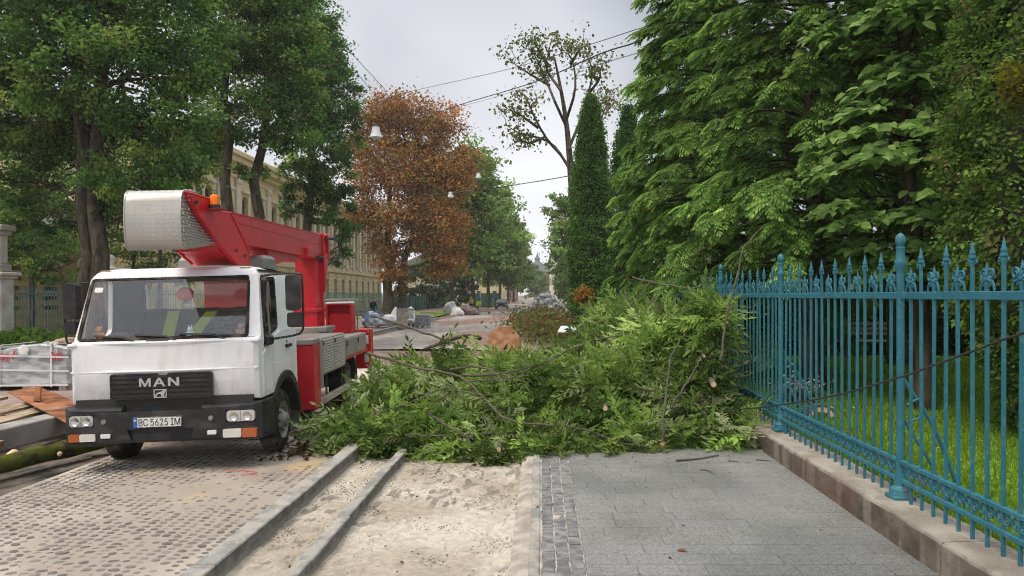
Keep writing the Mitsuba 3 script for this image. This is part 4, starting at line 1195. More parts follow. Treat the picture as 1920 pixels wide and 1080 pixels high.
def leafy_tree(name, label, cat, trunks, blobs, nleaf, size, pal, rg, weights=None, template=LEAF2, group=None, clump=(.26, .52), limbs=True, shell=.5, per=85, up=.9, flat=.6, limb_r=.07, jit=.13, twigs=2):
    """trunks: list of (base, top, r0, r1); blobs: list of (centre, radii). Leaves hang in clumps around shoots that fill each blob's outer part."""
    key = thing(name, label, cat, group)
    for a, b, r0, r1 in trunks:
        pts = wobble(rg, a, b, 9, .012)
        rr = np.linspace(r0, r1, 9); rr[0] *= 1.35; rr[1] *= 1.08
        put('trunk', tube(pts, rr, 10), 'bark', key, smooth=60)
    B = [(np.asarray(c, float), np.asarray(r, float)) for c, r in blobs]
    vol = np.array([r.prod() ** .72 for _, r in B]); share = vol / vol.sum()
    P, D, Cc, lim = [], [], [], []
    ends = [np.asarray(b, float) for _, b, _, _ in trunks]
    begs = [np.asarray(a, float) for a, _, _, _ in trunks]
    for (c, r), s in zip(B, share):
        n = int(nleaf * s); nc = max(4, n // per)
        d = randdir(rg, nc)
        rad = (shell + (1 - shell) * rg.random(nc)) ** .8
        cc = c + d * r * rad[:, None]
        k = rg.integers(0, nc, n)
        spread = rg.uniform(clump[0], clump[1], nc)[k] * (r.mean() / 2.2 + .35)
        off = rg.normal(0, 1, (n, 3)) * spread[:, None] * [.55, .55, .55 * flat]
        P.append(cc[k] + off)
        D.append(norm(d[k] * .7 + rg.normal(0, .55, (n, 3)) + [0, 0, -.25]))
        tone = np.exp(rg.normal(0, .30, nc))[k][:, None]
        pick = np.asarray(pal, float)[rg.choice(len(pal), nc, p=weights)][k]      # each shoot has its own green
        Cc.append((pick * .7 + .3 * mixcol(rg, n, pal, weights, 0)) * np.exp(rg.normal(0, jit, (n, 1))) * tone)
        if limbs:
            e = int(np.argmin([np.linalg.norm(q - c) for q in ends]))
            a0, b0 = begs[e], ends[e]
            t = np.clip((c[2] - r[2] * .6 - a0[2]) / max(b0[2] - a0[2], 1e-6), .25, 1)
            st = a0 + (b0 - a0) * t
            lim.append(tube(wobble(rg, st, c, 6, .05), np.linspace(limb_r * (r.mean() / 2 + .3), .03, 6), 6))
            for q in cc[rg.permutation(nc)[:5 + twigs]]:
                lim.append(tube(wobble(rg, st + (c - st) * rg.uniform(.4, .95), q, 5, .06), np.linspace(.028 * (r.mean() / 2 + .4), .008, 5), 4))
    P, D, Cc = np.vstack(P), np.vstack(D), np.vstack(Cc)
    n = len(P)
    nn = norm(rg.normal(0, .5, (n, 3)) + [0, -.25, up])
    T = template
    if lim:
        put('limb', join(*lim), 'bark', key, smooth=60, kind='stuff')
    put('crown', scatter(T, P, frames(D, nn), size * rg.uniform(.65, 1.25, n)), 'leaf_mat', key, color=vcol(T, Cc), kind='stuff')
    return key


def at(px, py, y):
    return np.array([(px - VPX) / F_PX * y, y, EYE + (VPY - py) / F_PX * y])


def pblob(px, py, y, rx, rz=None, ry=None):
    """a crown part centred at a point of the view at distance y; radii in metres"""
    return (at(px, py, y), (rx, ry or rx, rz or rx))


rg = rng_of('lindens')
G0 = -.15
row = 'tall lindens in a row along the left pavement'
leafy_tree('linden_tree', 'large dark linden nearest on the left, twin trunks, behind the truck mirror', 'tree',
           [((-14.9, 24.2, G0), (-14.7, 24.0, 13.5), .26, .10), ((-14.25, 24.0, G0), (-14.2, 24.2, 13.0), .31, .10)],
           [pblob(20, 60, 25, 2.3), pblob(150, 40, 24, 2.4), pblob(300, 20, 24, 2.0), pblob(60, 200, 25, 2.0), pblob(20, 330, 26, 1.6), pblob(250, 130, 23, 2.1), pblob(345, 95, 23.5, 1.7), pblob(150, 230, 25.5, 1.7),
            pblob(300, 230, 23, 1.6), pblob(230, 310, 23.5, 1.5), pblob(325, 310, 23.5, 1.2, 1.0), pblob(250, 400, 25, 1.3, .9), pblob(90, 395, 26, 1.3, 1.0), pblob(35, 225, 27, 2.2, 1.4), pblob(130, 310, 26, 1.6, 1.2), pblob(100, 120, 22.5, 1.6), pblob(120, -110, 24, 3.2), pblob(300, -100, 24, 2.4),
            pblob(-120, 120, 25, 2.6), pblob(-100, -60, 25, 2.6)], 92000, .14, LINDEN, rg, [.3, .28, .18, .16, .08], group=None)
leafy_tree('linden_tree', 'tall linden with two forked dark trunks right above the red boom', 'tree',
           [((-14.6, 35, G0), (-14.9, 35, 14.5), .36, .12), ((-13.7, 35.3, G0), (-13.0, 35.3, 14.5), .33, .12)],
           [pblob(400, 60, 35, 2.6), pblob(500, 40, 35, 2.8), pblob(450, 150, 34, 2.2), pblob(530, 130, 35, 2.2), pblob(400, 210, 36, 1.6), pblob(500, 220, 35, 1.6), pblob(550, 230, 35, 1.5), pblob(380, 300, 37, 1.4, 1.0), pblob(365, 245, 36, 1.6, 1.2), pblob(420, 270, 36, 1.2, .8), pblob(475, 320, 35.5, .9, .6), pblob(460, -90, 35, 3.4), pblob(545, 40, 36, 1.8)],
           52000, .16, LINDEN, rg, [.26, .26, .2, .16, .12])
leafy_tree('linden_tree', 'dark linden third along the left pavement, just left of the rusty tree', 'tree',
           [((-14.4, 46, G0), (-14.2, 46, 15), .36, .12)],
           [pblob(585, 110, 46, 2.4), pblob(615, 180, 46, 2.0), pblob(560, 200, 46, 2.2), pblob(630, 250, 46, 1.6), pblob(590, 280, 45, 2.0), pblob(565, 340, 45.5, 1.5), pblob(625, 330, 46, 1.5), pblob(560, 60, 47, 2.6), pblob(600, 390, 46, 1.2, 1.0), pblob(640, 400, 47, 1.1, 1.3), pblob(635, 470, 47, .8, 1.4), pblob(545, 390, 46, .9, .7)],
           40000, .19, LINDEN, rg, [.36, .26, .1, .24, .04])
rg = rng_of('chestnut')
leafy_tree('chestnut_tree', 'rusty brown chestnut with autumn leaves and dark bare upper branches', 'tree',
           [((-14.9, 72, G0), (-14.6, 72, 13), .5, .16), ((-13.8, 72.3, G0), (-11.6, 72, 14.5), .42, .12)],
           [pblob(715, 215, 72, 2.6, 2.4), pblob(770, 215, 72, 2.6, 2.2), pblob(835, 235, 72, 2.3, 1.9), pblob(735, 265, 72, 2.2, 1.6), pblob(805, 272, 72, 2.2, 1.6), pblob(868, 300, 72, 1.6, 1.6), pblob(672, 265, 72.5, 1.4), pblob(700, 320, 72, 2.7), pblob(770, 320, 71, 3.0), pblob(840, 330, 71, 2.5), pblob(690, 400, 72, 2.4), pblob(760, 400, 71, 2.6), pblob(830, 420, 71, 2.5), pblob(720, 470, 72, 2.0), pblob(840, 480, 72, 1.9), pblob(740, 530, 71.5, 1.1, 1.3), pblob(735, 500, 71, 1.4), pblob(825, 500, 72, 1.4), pblob(790, 450, 72, 1.6)],
           46000, .27, RUSTY, rg, [.3, .28, .2, .12, .1], clump=(.55, 1.0), limb_r=.12, per=45, shell=.2, twigs=9)
rg = rng_of('far trees')
fg = None
spots = [(-10.5, 88, 5.4, 21.5, 'broad green tree directly behind and right of the rusty chestnut'), (-9.6, 104, 5.2, 20.8, 'second green street tree beyond the rusty chestnut on the left side'),
         (-8.6, 122, 5.0, 20.2, 'third green tree beyond the rusty chestnut, above the white bags'), (-8.0, 144, 5.1, 19.5, 'light green far tree whose crown juts into the sky left of the church'),
         (-7.8, 175, 5.0, 17, 'far green tree above the dark parked car'), (-8.0, 215, 5.0, 17, 'farthest street tree on the left, beside the church tower')]
for i, (x, y, r, h, lab) in enumerate(spots):
    bl = [((x + rg.normal(0, r * .25), y + rg.normal(0, 1), h * .86 - k * h * .125), (r * q, r * q, h * .13)) for k, q in enumerate((.55, .75, .9, .95, .85))]
    bl += [((x + r * .6, y, h * f), (r * .5, r * .5, h * .1)) for f in (.3, .5, .68)] + [((x - r * .6, y, h * f), (r * .5, r * .5, h * .1)) for f in (.3, .5, .68)]
    leafy_tree('street_tree', lab, 'tree', [((x, y, G0), (x, y, h * .7), .32, .1)], bl, 17000 if i < 3 else 9000, .30 + .002 * y, FARGREEN, rg, [.3, .35, .2, .15], clump=(.45, .85), shell=.25)
spots = [(-1.0, 235, 5.0, 12.5, 'dull hazy tree in front of the brick house at the far end of the street'), (5.3, 100, 4.7, 16.8, 'green broadleaf tree on the right of the street, left of the dark columnar thuja'), (6.4, 138, 4.2, 13, 'far green tree on the right next to the white house')]
for i, (x, y, r, h, lab) in enumerate(spots):
    bl = [((x + rg.normal(0, r * .2), y, h * .84 - k * h * .13), (r * q, r * q, h * .13)) for k, q in enumerate((.5, .75, .9, .95, .8, .6))]
    bl += [((x - r * .62, y, h * f), (r * .42, r * .42, h * .1)) for f in (.3, .5, .68, .8)]
    leafy_tree('street_tree', lab, 'tree', [((x, y, G0), (x, y, h * .7), .32, .1)], bl, 13000, .42, FARGREEN, rg, [.4, .3, .1, .2], clump=(.4, .75), shell=.3)
# background greenery behind the left fence
for i, (px, py, y, rx, lab) in enumerate([(300, 330, 41, 2.9, 'leafy garden tree hiding the near end of the yellow building'), (180, 330, 43, 3.0, 'dark garden tree behind the twin trunks of the nearest linden'), (60, 430, 34, 2.3, 'low leafy tree behind the left fence beside the white gate pier'), (250, 440, 42, 2.8, 'dark low tree behind the silver basket'), (-40, 330, 36, 2.6, 'leafy tree at the far left edge above the gate pier')]):
    c = at(px, py, y)
    leafy_tree('garden_tree', lab, 'tree', [((c[0], y, G0), (c[0], y, c[2]), .16, .06)], [(c, (rx, rx, rx * .8)), (c + [rx * .6, 0, -rx * .6], (rx * .7, rx * .7, rx * .6)), (c + [-rx * .7, 0, .3], (rx * .7, rx * .7, rx * .6)), (c + [0, 0, rx * .7], (rx * .8, rx * .8, rx * .6))], 9000, .15, LINDEN, rg, [.3, .3, .2, .15, .05])
rg = rng_of('understory')
for i, (px, w, y, h) in enumerate([(790, 60, 112, 7), (850, 50, 118, 6)]):
    c = at(px, 540, y)
    leafy_tree('dark_shrub', ('dark shrub mass behind the green fence under the rusty chestnut', 'dark shrub mass behind the green fence right of the chestnut')[i], 'shrub', [((c[0], y, G0), (c[0], y, h * .6), .1, .05)],
               [((c[0] + k * 1.6 - 2.4, y, h * .45), (1.8, 1.5, h * .45)) for k in range(4)], 6000, .4, [(.05, .09, .035), (.07, .13, .045)], rg)
# ivy and weeds at the foot of the left fence
P = []
rg = rng_of('weeds'); n = 7000
wx = rg.uniform(-17.4, -13.2, n); wy = rg.uniform(17.5, 27.5, n)
hz = .95 * nfbm(wx, wy, .8, 3, 81) * np.clip((-12.8 - wx) / 2, 0, 1)
put('weeds', scatter(OVATE, np.stack([wx, wy, G0 + hz * rg.random(n) ** .5 * 1.4], 1), frames(norm(rg.normal(0, 1, (n, 3)) + [0, 0, .4]), norm(rg.normal(0, .5, (n, 3)) + [0, -.3, .8])), rg.uniform(.12, .26, n)), 'leaf_mat', color=vcol(OVATE, mixcol(rg, n, [(.07, .14, .02), (.10, .19, .03), (.13, .22, .05)])), kind='stuff')

# sparse ash on the right, seen against the sky
rg = rng_of('ash')
ash = thing('ash_tree', 'tall sparse tree with thin leaf clumps against the sky behind the dark thuja', 'tree')
Y = 44.0
tp = [at(1085, 560, Y), at(1078, 420, Y), at(1070, 320, Y), at(1063, 240, Y), at(1052, 170, Y), at(1040, 110, Y)]
put('trunk', tube(curve(tp, 16), np.linspace(.30, .05, 16), 8), 'bark', ash, smooth=60)
br, ends = [], []
for pts in ([(1070, 320), (1040, 275), (1010, 258), (975, 250), (950, 235)], [(1052, 290), (1025, 260), (1000, 215), (985, 180), (965, 170)], [(1063, 240), (1040, 190), (1020, 140), (1000, 100), (985, 90)], [(1066, 280), (1090, 220), (1105, 170), (1110, 130), (1100, 100)],
            [(1060, 230), (1078, 170), (1075, 120), (1060, 90)], [(1072, 330), (1110, 270), (1130, 215), (1140, 190)], [(1052, 170), (1025, 130), (1030, 95)], [(1088, 225), (1120, 200), (1145, 185)], [(1020, 258), (990, 268), (965, 255)], [(1100, 180), (1125, 145), (1120, 120)],
            [(1010, 240), (975, 215), (955, 205)], [(1030, 160), (995, 140), (965, 120)], [(1030, 125), (1010, 95), (1005, 82)], [(1070, 120), (1085, 95), (1090, 85)]):
    p = curve([at(a, b, Y + rg.normal(0, .8)) for a, b in pts], 9)
    br.append(tube(p, np.linspace(.10, .02, 9), 5)); ends += [p[-1], p[-3], p[-5]]
    for _ in range(5):
        q = p[rg.integers(4, 9)]; e = q + randdir(rg, 1)[0] * rg.uniform(.5, 1.1) + [0, 0, .25]
        br.append(tube(wobble(rg, q, e, 4, .08), np.linspace(.025, .008, 4), 4)); ends.append(e)
put('branch', join(*br), 'bark', ash, smooth=60, kind='stuff')
P, C = [], []
for e in ends:
    n = rg.integers(12, 32)
    P.append(e + rg.normal(0, .33, (n, 3)) * [1, 1, .7]); C.append(mixcol(rg, n, [(.14, .17, .055), (.18, .21, .065), (.10, .13, .05), (.25, .25, .09)]))
P, C = np.vstack(P), np.vstack(C); n = len(P)
put('crown', scatter(LEAF2, P, frames(randdir(rg, n) + [0, 0, -.4], norm(rg.normal(0, .6, (n, 3)) + [0, 0, .8])), rg.uniform(.14, .27, n)), 'leaf_mat', ash, color=vcol(LEAF2, C), kind='stuff')
put('dead_twig', join(*[tube(curve([at(a, b, Y) for a, b in pts], 6), np.linspace(.03, .008, 6), 4) for pts in ([(1000, 258), (975, 262), (955, 275), (948, 282)], [(975, 262), (965, 270), (962, 278)])]), 'bark', ash)


# conifers -------------------------------------------------
def conifer(name, label, base, h, rmax, nbr, per, pal, rg, fs=(.42, .8), template=FROND, z0=.6, power=.8, droop=.5, trunk_r=.22, core=0, weights=None, mat_='needle_mat', cat='conifer', az=None):
    key = thing(name, label, cat)
    x, y, z = base
    put('trunk', tube(wobble(rg, (x, y, z), (x, y, z + h * .97), 10, .006), np.linspace(trunk_r, .02, 10), 9), 'bark', key, smooth=60)
    P, D, N, C, S, br = [], [], [], [], [], []
    for b in range(nbr):
        t = ((b + rg.random()) / nbr) ** .9
        zz = z0 + (h - z0) * t
        L = rmax * (1 - t) ** power * rg.uniform(.72, 1.12) + .12
        ph = b * 2.39996 + rg.normal(0, .3)
        if az is not None and abs((ph - az + PI) % (2 * PI) - PI) > 2.3 and rg.random() < .6:
            continue
        u = np.array([math.cos(ph), math.sin(ph), 0]); sd = np.array([-u[1], u[0], 0])
        s = np.linspace(0, 1, 8)
        pz = zz + L * (.22 * s - droop * s ** 2.2)
        line = np.array([x, y, 0]) + u * (L * s)[:, None] + sd * (rg.normal(0, .06) * L * s ** 2)[:, None]
        line[:, 2] = z + pz
        br.append(tube(line, np.linspace(.012 + .012 * L, .004, 8), 4, False))
        k = max(4, int(per * (.35 + .65 * L / rmax)))
        node = np.array([1.0, .82, .62, .42])[rg.choice(4, k, p=[.4, .3, .2, .1])]
        q = np.clip(node - np.abs(rg.normal(0, .035, k)), 0, 1)
        i = q * 7; i0 = np.minimum(i.astype(int), 6); w = (i - i0)[:, None]
        pos = line[i0] * (1 - w) + line[i0 + 1] * w
        tang = norm(line[i0 + 1] - line[i0])
        side = rg.choice([-1, 1], k)[:, None] * rg.uniform(.15, 1.1, (k, 1))
        d = norm(u * .7 + tang * .2 + sd * side * 1.1 + rg.normal(0, .15, (k, 3)) + [0, 0, .12])
        P.append(pos + rg.normal(0, .04, (k, 3)))
        D.append(d); N.append(norm(np.array([0, 0, 1.0]) + u * .25 + rg.normal(0, .22, (k, 3))))
        tone = math.exp(rg.normal(0, .16))
        C.append(mixcol(rg, k, pal, weights, .16) * tone); S.append(rg.uniform(fs[0], fs[1], k) * (.55 + .45 * min(1, L / rmax + .3)))
    P, D, N, C, S = map(np.vstack, (P, D, N, C, [s[:, None] for s in S]))
    put('branch', join(*br), 'bark', key, smooth=60, kind='stuff')
    col = vcol(template, C)
    put('foliage', scatter(template, P, frames(D, N), S[:, 0]), mat_, key, color=col, kind='stuff')
    return key


rg = rng_of('conifers')
conifer('cypress_tree', 'tall conifer with drooping bright green sprays rising behind the felled branches', (4.0, 16.2, 0), 13.5, 2.75, 310, 92, THUJA, rg, (.17, .35), az=-1.8, weights=[.25, .3, .2, .15, .1], power=.62, z0=.9, droop=.34)
conifer('cypress_tree', 'drooping conifer behind the iron fence, left of the broadleaf tree', (4.75, 13.0, 0), 11.5, 2.3, 225, 108, THUJA, rg, (.15, .30), az=-1.8, weights=[.28, .3, .2, .15, .07], power=.5, z0=2.0, droop=.36)
conifer('cypress_tree', 'dark conifer farthest back between the columnar thuja and the tall drooping conifer', (4.9, 24.5, 0), 12.5, 2.3, 120, 28, [(.07, .16, .04), (.09, .20, .05), (.12, .25, .06)], rg, (.4, .75), power=.6, z0=.3, droop=.5)


def column(name, label, base, h, r, n, pal, rg, ts, trunk=True, weights=None, belly=.75, cat='thuja', amp=.16):
    key = thing(name, label, cat)
    x, y, z = base
    put('trunk', tube([(x, y, z), (x, y, z + h * .9)], [.14, .03], 8), 'bark', key)
    t = rg.random(n) ** .9
    prof = np.clip(np.where(t < .25, belly + (1 - belly) * t / .25, 1 - ((t - .25) / .75) ** 2.6), .03, 1)
    ph = rg.random(n) * 2 * PI
    lump = 1 + amp * 2 * (meshkit.fbm(np.stack([np.cos(ph) * 1.7 * r, np.sin(ph) * 1.7 * r, t * h * 1.5], -1), 3, 3) - .5)
    rad = r * prof * lump * (1 - .22 * rg.random(n) ** 2)
    u = np.stack([np.cos(ph), np.sin(ph), np.zeros(n)], 1)
    P = np.stack([x + u[:, 0] * rad, y + u[:, 1] * rad, z + .05 + t * h], 1)
    D = norm(u * rg.uniform(.2, .9, (n, 1)) + np.array([0, 0, 1]) * rg.uniform(-.2, .9, (n, 1)) + rg.normal(0, .35, (n, 3)))
    N = norm(u * .5 + [0, 0, .6] + rg.normal(0, .4, (n, 3)))
    tone = np.exp(.9 * (meshkit.fbm(P * 1.1, 3, 8) - .5))[:, None]
    put('foliage', scatter(TUFT, P, frames(D, N), rg.uniform(ts * .7, ts * 1.3, n)), 'needle_mat', key, color=vcol(TUFT, mixcol(rg, n, pal, weights) * tone), kind='stuff')
    m = lathe([(r * .72 * (belly), .05), (r * .74, h * .25), (r * .66, h * .5), (r * .45, h * .75), (.02, h * .95)], 12, (x, y, z))
    put('inner_twigs', m, 'bark', key, kind='stuff')
    return key


rg = rng_of('columns')
YEW = [(.112, .200, .050), (.163, .275, .062), (.225, .350, .075), (.075, .138, .043), (.225, .213, .088)]
column('columnar_thuja', 'narrow dark green columnar thuja standing left of the big conifers', (2.25, 34, 0), 10.7, .86, 7000, [(.08, .165, .045), (.105, .21, .055), (.14, .26, .06)], rg, .34, belly=.9)
column('columnar_thuja', 'second narrow dark thuja just behind and right of the first one', (4.3, 37, 0), 11.0, 1.0, 4000, [(.06, .14, .04), (.085, .18, .05)], rg, .36, belly=.9)
column('clipped_yew', 'dense dark clipped evergreen column at the right edge behind the fence', (6.65, 8.6, .1), 8.8, 1.80, 21000, YEW, rg, .18, weights=[.3, .3, .15, .15, .1], belly=.52, cat='evergreen')
# yellow-brown patch in it
n = 130
c0 = np.array([4.98, 7.75, 4.0])
Pq = c0 + rg.normal(0, 1, (n, 3)) * [.12, .10, .11]
tag(put('yellow_twig', scatter(TUFT, Pq, frames(norm(rg.normal(0, .5, (n, 3)) + [-.5, -.4, .2]), randdir(rg, n)), rg.uniform(.10, .2, n)), 'needle_mat', 'clipped_yew', color=vcol(TUFT, mixcol(rg, n, [(.20, .20, .02), (.16, .13, .03), (.10, .13, .02)]))), 'yellowing patch of needles', kind='stuff')

# broadleaf tree behind the fence: large ovate leaves on layered shoots
rg = rng_of('magnolia')
mg = thing('broadleaf_tree', 'broadleaf tree with large light green oval leaves behind the middle fence post', 'tree')
bx, by = 5.6, 10.9
put('trunk', tube(curve([(bx, by, .1), (bx - .1, by, 2.2), (bx - .3, by, 4.5), (bx - .2, by, 7.2)], 10), np.linspace(.15, .04, 10), 9), 'bark', mg, smooth=60)
br, P, D, C = [], [], [], []
for k in range(210):
    z = rg.uniform(2.0, 7.8); ph = rg.uniform(PI * .6, PI * 1.95) if k % 5 else rg.uniform(0, 2 * PI)
    L = rg.uniform(.7, 1.0) * (2.1 if z < 6 else 1.6) * (0.75 + .25 * math.sin(z * 2.2)); 
    if z < 3: L *= .85
    s = np.linspace(0, 1, 7)
    u = np.array([math.cos(ph), math.sin(ph), 0])
    line = np.array([bx - .2, by, z]) + u * (L * s)[:, None] + np.array([0, 0, 1.0]) * (L * (.35 * s - .42 * s ** 2))[:, None] + rg.normal(0, .02, (7, 3))
    br.append(tube(line, np.linspace(.02, .005, 7), 4, False))
    m = int(30 * L / 1.8) + 8
    q = (.30 + .70 * rg.random(m)) * 6; i0 = np.minimum(q.astype(int), 5); w = (q - i0)[:, None]
    pos = line[i0] * (1 - w) + line[i0 + 1] * w
    side = np.array([-u[1], u[0], 0]) * rg.choice([-1, 1], m)[:, None]
    P.append(pos + side * rg.uniform(0, .22, (m, 1)) + rg.normal(0, .03, (m, 3))); D.append(norm(u * .55 + side * .8 + rg.normal(0, .25, (m, 3)) + [0, 0, -.25]))
    C.append(mixcol(rg, m, [(.21, .37, .10), (.28, .45, .13), (.35, .52, .18), (.15, .28, .075)], None, .14))
P, D, C = np.vstack(P), np.vstack(D), np.vstack(C); n = len(P)
put('branch', join(*br), 'bark', mg, smooth=60, kind='stuff')
put('foliage', scatter(OVATE, P, frames(D, norm(rg.normal(0, .28, (n, 3)) + [-.25, -.75, .85])), rg.uniform(.14, .25, n)), 'leaf_mat', mg, color=vcol(OVATE, C), kind='stuff')
# shade trees and hedge closing the garden behind
rg = rng_of('garden back')
for i, (x, y, r, h, lab) in enumerate([(8.6, 18, 3.2, 9, 'dark dense tree deep in the garden behind the broadleaf tree'), (11.5, 15.5, 3.0, 9, 'dark garden tree behind the evergreen column at the right edge'), (7.0, 24, 3.4, 10, 'dark garden tree far behind the conifers'), (12.5, 23, 3.6, 10, 'dark tree at the very back of the garden'), (10.2, 11.2, 2.2, 7.5, 'dark leafy tree behind the clipped evergreen column')]):
    bl = [((x + rg.normal(0, .5), y + rg.normal(0, .5), 2.9 + k * h / 7), (r * q, r * q, h * .16)) for k, q in enumerate((.75, .95, 1.0, .95, .8, .6))]
    leafy_tree('garden_tree', lab, 'tree', [((x, y, .1), (x, y, h * .7), .22, .07)], bl, 9000, .2, [(.09, .17, .045), (.12, .22, .055), (.16, .27, .07)], rg)
hd = thing('garden_hedge', 'long dark hedge closing off the back of the lawn', 'hedge')
n = 26000
hx = np.concatenate([rg.uniform(4.5, 16, n // 2), rg.uniform(13.2, 14.4, n // 2)]); hy = np.concatenate([rg.uniform(20.6, 21.6, n // 2), rg.uniform(4, 21, n // 2)])
hzz = .1 + 2.6 * rg.random(n)
put('foliage', scatter(LEAF2, np.stack([hx, hy, hzz], 1), frames(randdir(rg, n), norm(rg.normal(0, .5, (n, 3)) + [0, -.5, .7])), rg.uniform(.12, .22, n)), 'leaf_mat', hd, color=vcol(LEAF2, mixcol(rg, n, [(.06, .115, .03), (.085, .15, .04)])), kind='stuff')
put('inner_twigs', join(box(4.5, 16, 21.0, 21.3, .0, 2.6), box(13.6, 13.9, 4, 21, 0, 2.6)), 'bark', hd, kind='stuff')

# ------------------------------------------------------------------ the felled crown across the pavement and road
rg = rng_of('pile')
pile = thing('felled_branches', 'big heap of freshly cut leafy branches blocking the road and pavement', 'branches')
PB = [((-2.15, 9.9, -.15), (.42, .6, .50)), ((-1.65, 10.7, .0), (.5, .9, .80)), ((-2.2, 11.5, -.1), (.42, .7, .80)), ((-1.35, 10.5, 0), (1.0, 1.1, 1.0)), ((-.3, 10.3, -.05), (1.1, 1.1, .90)), ((.75, 10.1, .0), (1.0, 1.0, 1.0)), ((1.6, 10.1, .1), (.75, .9, .95)),
      ((2.05, 9.85, .2), (.36, .7, .95)), ((1.7, 10.6, .85), (.42, .6, .6)), ((1.35, 12.2, .35), (1.0, 1.2, 1.1)), ((-.7, 12.0, .0), (1.3, 1.1, .66)), ((.6, 9.15, -.1), (.9, .55, .42)), ((-.35, 9.05, -.12), (.9, .5, .42)), ((-1.35, 9.35, -.12), (.75, .55, .50)),
      ((-2.2, 9.6, -.15), (.7, .6, .50)), ((-2.45, 9.35, -.2), (.3, .35, .2)), ((1.4, 9.3, -.05), (.7, .5, .6)), ((2.0, 13.6, .5), (.6, 1.4, .95)), ((2.0, 15.4, .5), (.6, 1.6, .9)), ((.1, 13.6, .0), (1.1, 1.2, .70)), ((1.9, 11.8, .9), (.4, .8, .6)),
      ((2.2, 9.9, 1.25), (.24, .35, .5)), ((2.2, 18.0, .6), (.5, 1.6, .9)), ((1.5, 13.4, 1.1), (.6, .8, .6)), ((-.35, 8.78, -.12), (.45, .22, .2)), ((.1, 8.7, -.1), (.35, .25, .22)), ((.75, 8.72, -.06), (.4, .25, .22)), ((2.2, 9.2, .0), (.4, .4, .45))]
RP, RD, RC, RS = [], [], [], []
for bi, (c, r) in enumerate(PB):
    c, r = np.array(c), np.array(r)
    area = (r[0] * r[1] + r[0] * r[2] + r[1] * r[2])
    n = int(30 * area) + 8
    d = randdir(rg, n * 3); d = d[(d[:, 2] > -.15) & (d[:, 1] < .75)][:n]
    p = c + d * r * (.70 + .36 * rg.random((len(d), 1)))
    ok = p[:, 2] > -.14
    p, d = p[ok], d[ok]
    # shoots lie over the heap: each leads outward and down along it
    flow = norm(np.array([c[0] * .15, -.6, 0]) + rg.normal(0, .5, 3))
    dd = norm(d * [1, 1, .55] * .9 + flow * .5 + rg.normal(0, .35, d.shape))
    tone = math.exp(rg.normal(0, .10))
    tips = norm(d); 
    for k in range(len(p)):
        m = int(rg.integers(7, 12))
        ax = dd[k]
        a1 = norm(np.cross(ax, [0.1, .2, 1.0])); a2 = np.cross(ax, a1)
        ph = rg.random() * 6.28 + np.arange(m) * 2.399
        sp = rg.uniform(.35, 1.35, m)
        L = ax * np.cos(sp)[:, None] + (a1 * np.cos(ph)[:, None] + a2 * np.sin(ph)[:, None]) * np.sin(sp)[:, None]
        RP.append(p[k] + ax * rg.uniform(-.14, .06, (m, 1))); RD.append(norm(L + [0, 0, -.06]))
        pal = mixcol(rg, 1, PILE, [.26, .28, .22, .15, .09], .30) * tone
        RC.append(pal * np.exp(rg.normal(0, .12, (m, 1)))); RS.append(rg.uniform(.24, .37) * rg.uniform(.8, 1.25, m))
RP, RD, RC, RS = np.vstack(RP), np.vstack(RD), np.vstack(RC), np.concatenate(RS)
below = RP[:, 2] < -.1
n = len(RP)
NN = norm(rg.normal(0, .42, (n, 3)) + [0, -.3, 1])
which = rg.integers(0, 3, n)
vfs = [scatter(COMP[i], RP[which == i], frames(RD[which == i], NN[which == i]), RS[which == i]) for i in range(3)]
v, f = join(*vfs)
v[:, 2] = np.where(v[:, 2] < -.12, -.12 + (v[:, 2] + .12) * .12, v[:, 2])
NPILE = n
put('foliage', (v, f), 'leaf_mat', pile, color=np.vstack([vcol(COMP[i], RC[which == i]) for i in range(3)]), kind='stuff')
# fallen dry leaves and shade twigs inside the heap
core = []
for k in range(170):
    c, r = PB[rg.integers(len(PB) - 3)]
    a = np.array(c) + randdir(rg, 1)[0] * np.array(r) * .75; b = np.array(c) + randdir(rg, 1)[0] * np.array(r) * .9
    a[2] = max(a[2], -.05); b[2] = max(b[2], -.05)
    core.append(tube(wobble(rg, a, b, 6, .06), np.linspace(rg.uniform(.008, .022), .004, 6), 5))
put('twigs', join(*core), 'twig_mat', pile, smooth=60, kind='stuff')


def pbranch(pts, r0, r1, name='branch', parent=None, n=26, m_='twig_mat'):
    p = curve([at(a, b, y) for a, b, y in pts], n)
    p = p + rg.normal(0, .006, p.shape)
    return put(name, tube(p, np.linspace(r0, r1, n), 7), m_, parent, smooth=60)


pbranch([(690, 662, 9.5), (780, 688, 9.3), (860, 706, 9.1), (905, 742, 8.95), (950, 786, 8.75), (1040, 798, 8.62), (1100, 806, 8.62), (1165, 830, 8.6), (1245, 842, 8.55)], .018, .008, parent=pile, n=40)
pbranch([(905, 742, 8.95), (870, 735, 9.0), (830, 728, 9.1), (770, 755, 9.0), (700, 775, 9.1)], .014, .006, parent=pile)
pbranch([(845, 692, 9.5), (900, 688, 9.4), (935, 705, 9.2), (948, 740, 9.0), (956, 775, 8.85)], .015, .007, parent=pile)
pbranch([(860, 705, 9.6), (925, 702, 9.5), (985, 690, 9.5), (1040, 672, 9.7)], .017, .008, parent=pile)
pbranch([(870, 715, 9.5), (930, 712, 9.4), (990, 703, 9.4)], .014, .007, parent=pile)
pbranch([(800, 772, 8.9), (850, 806, 8.75), (890, 824, 8.65)], .014, .010, parent=pile)
pbranch([(760, 815, 8.75), (850, 817, 8.7), (920, 812, 8.75)], .012, .007, parent=pile)
b4 = pbranch([(1243, 834, 8.55), (1244, 790, 8.6), (1252, 710, 8.8), (1262, 660, 8.95), (1285, 625, 9.2)], .017, .007, parent=pile)
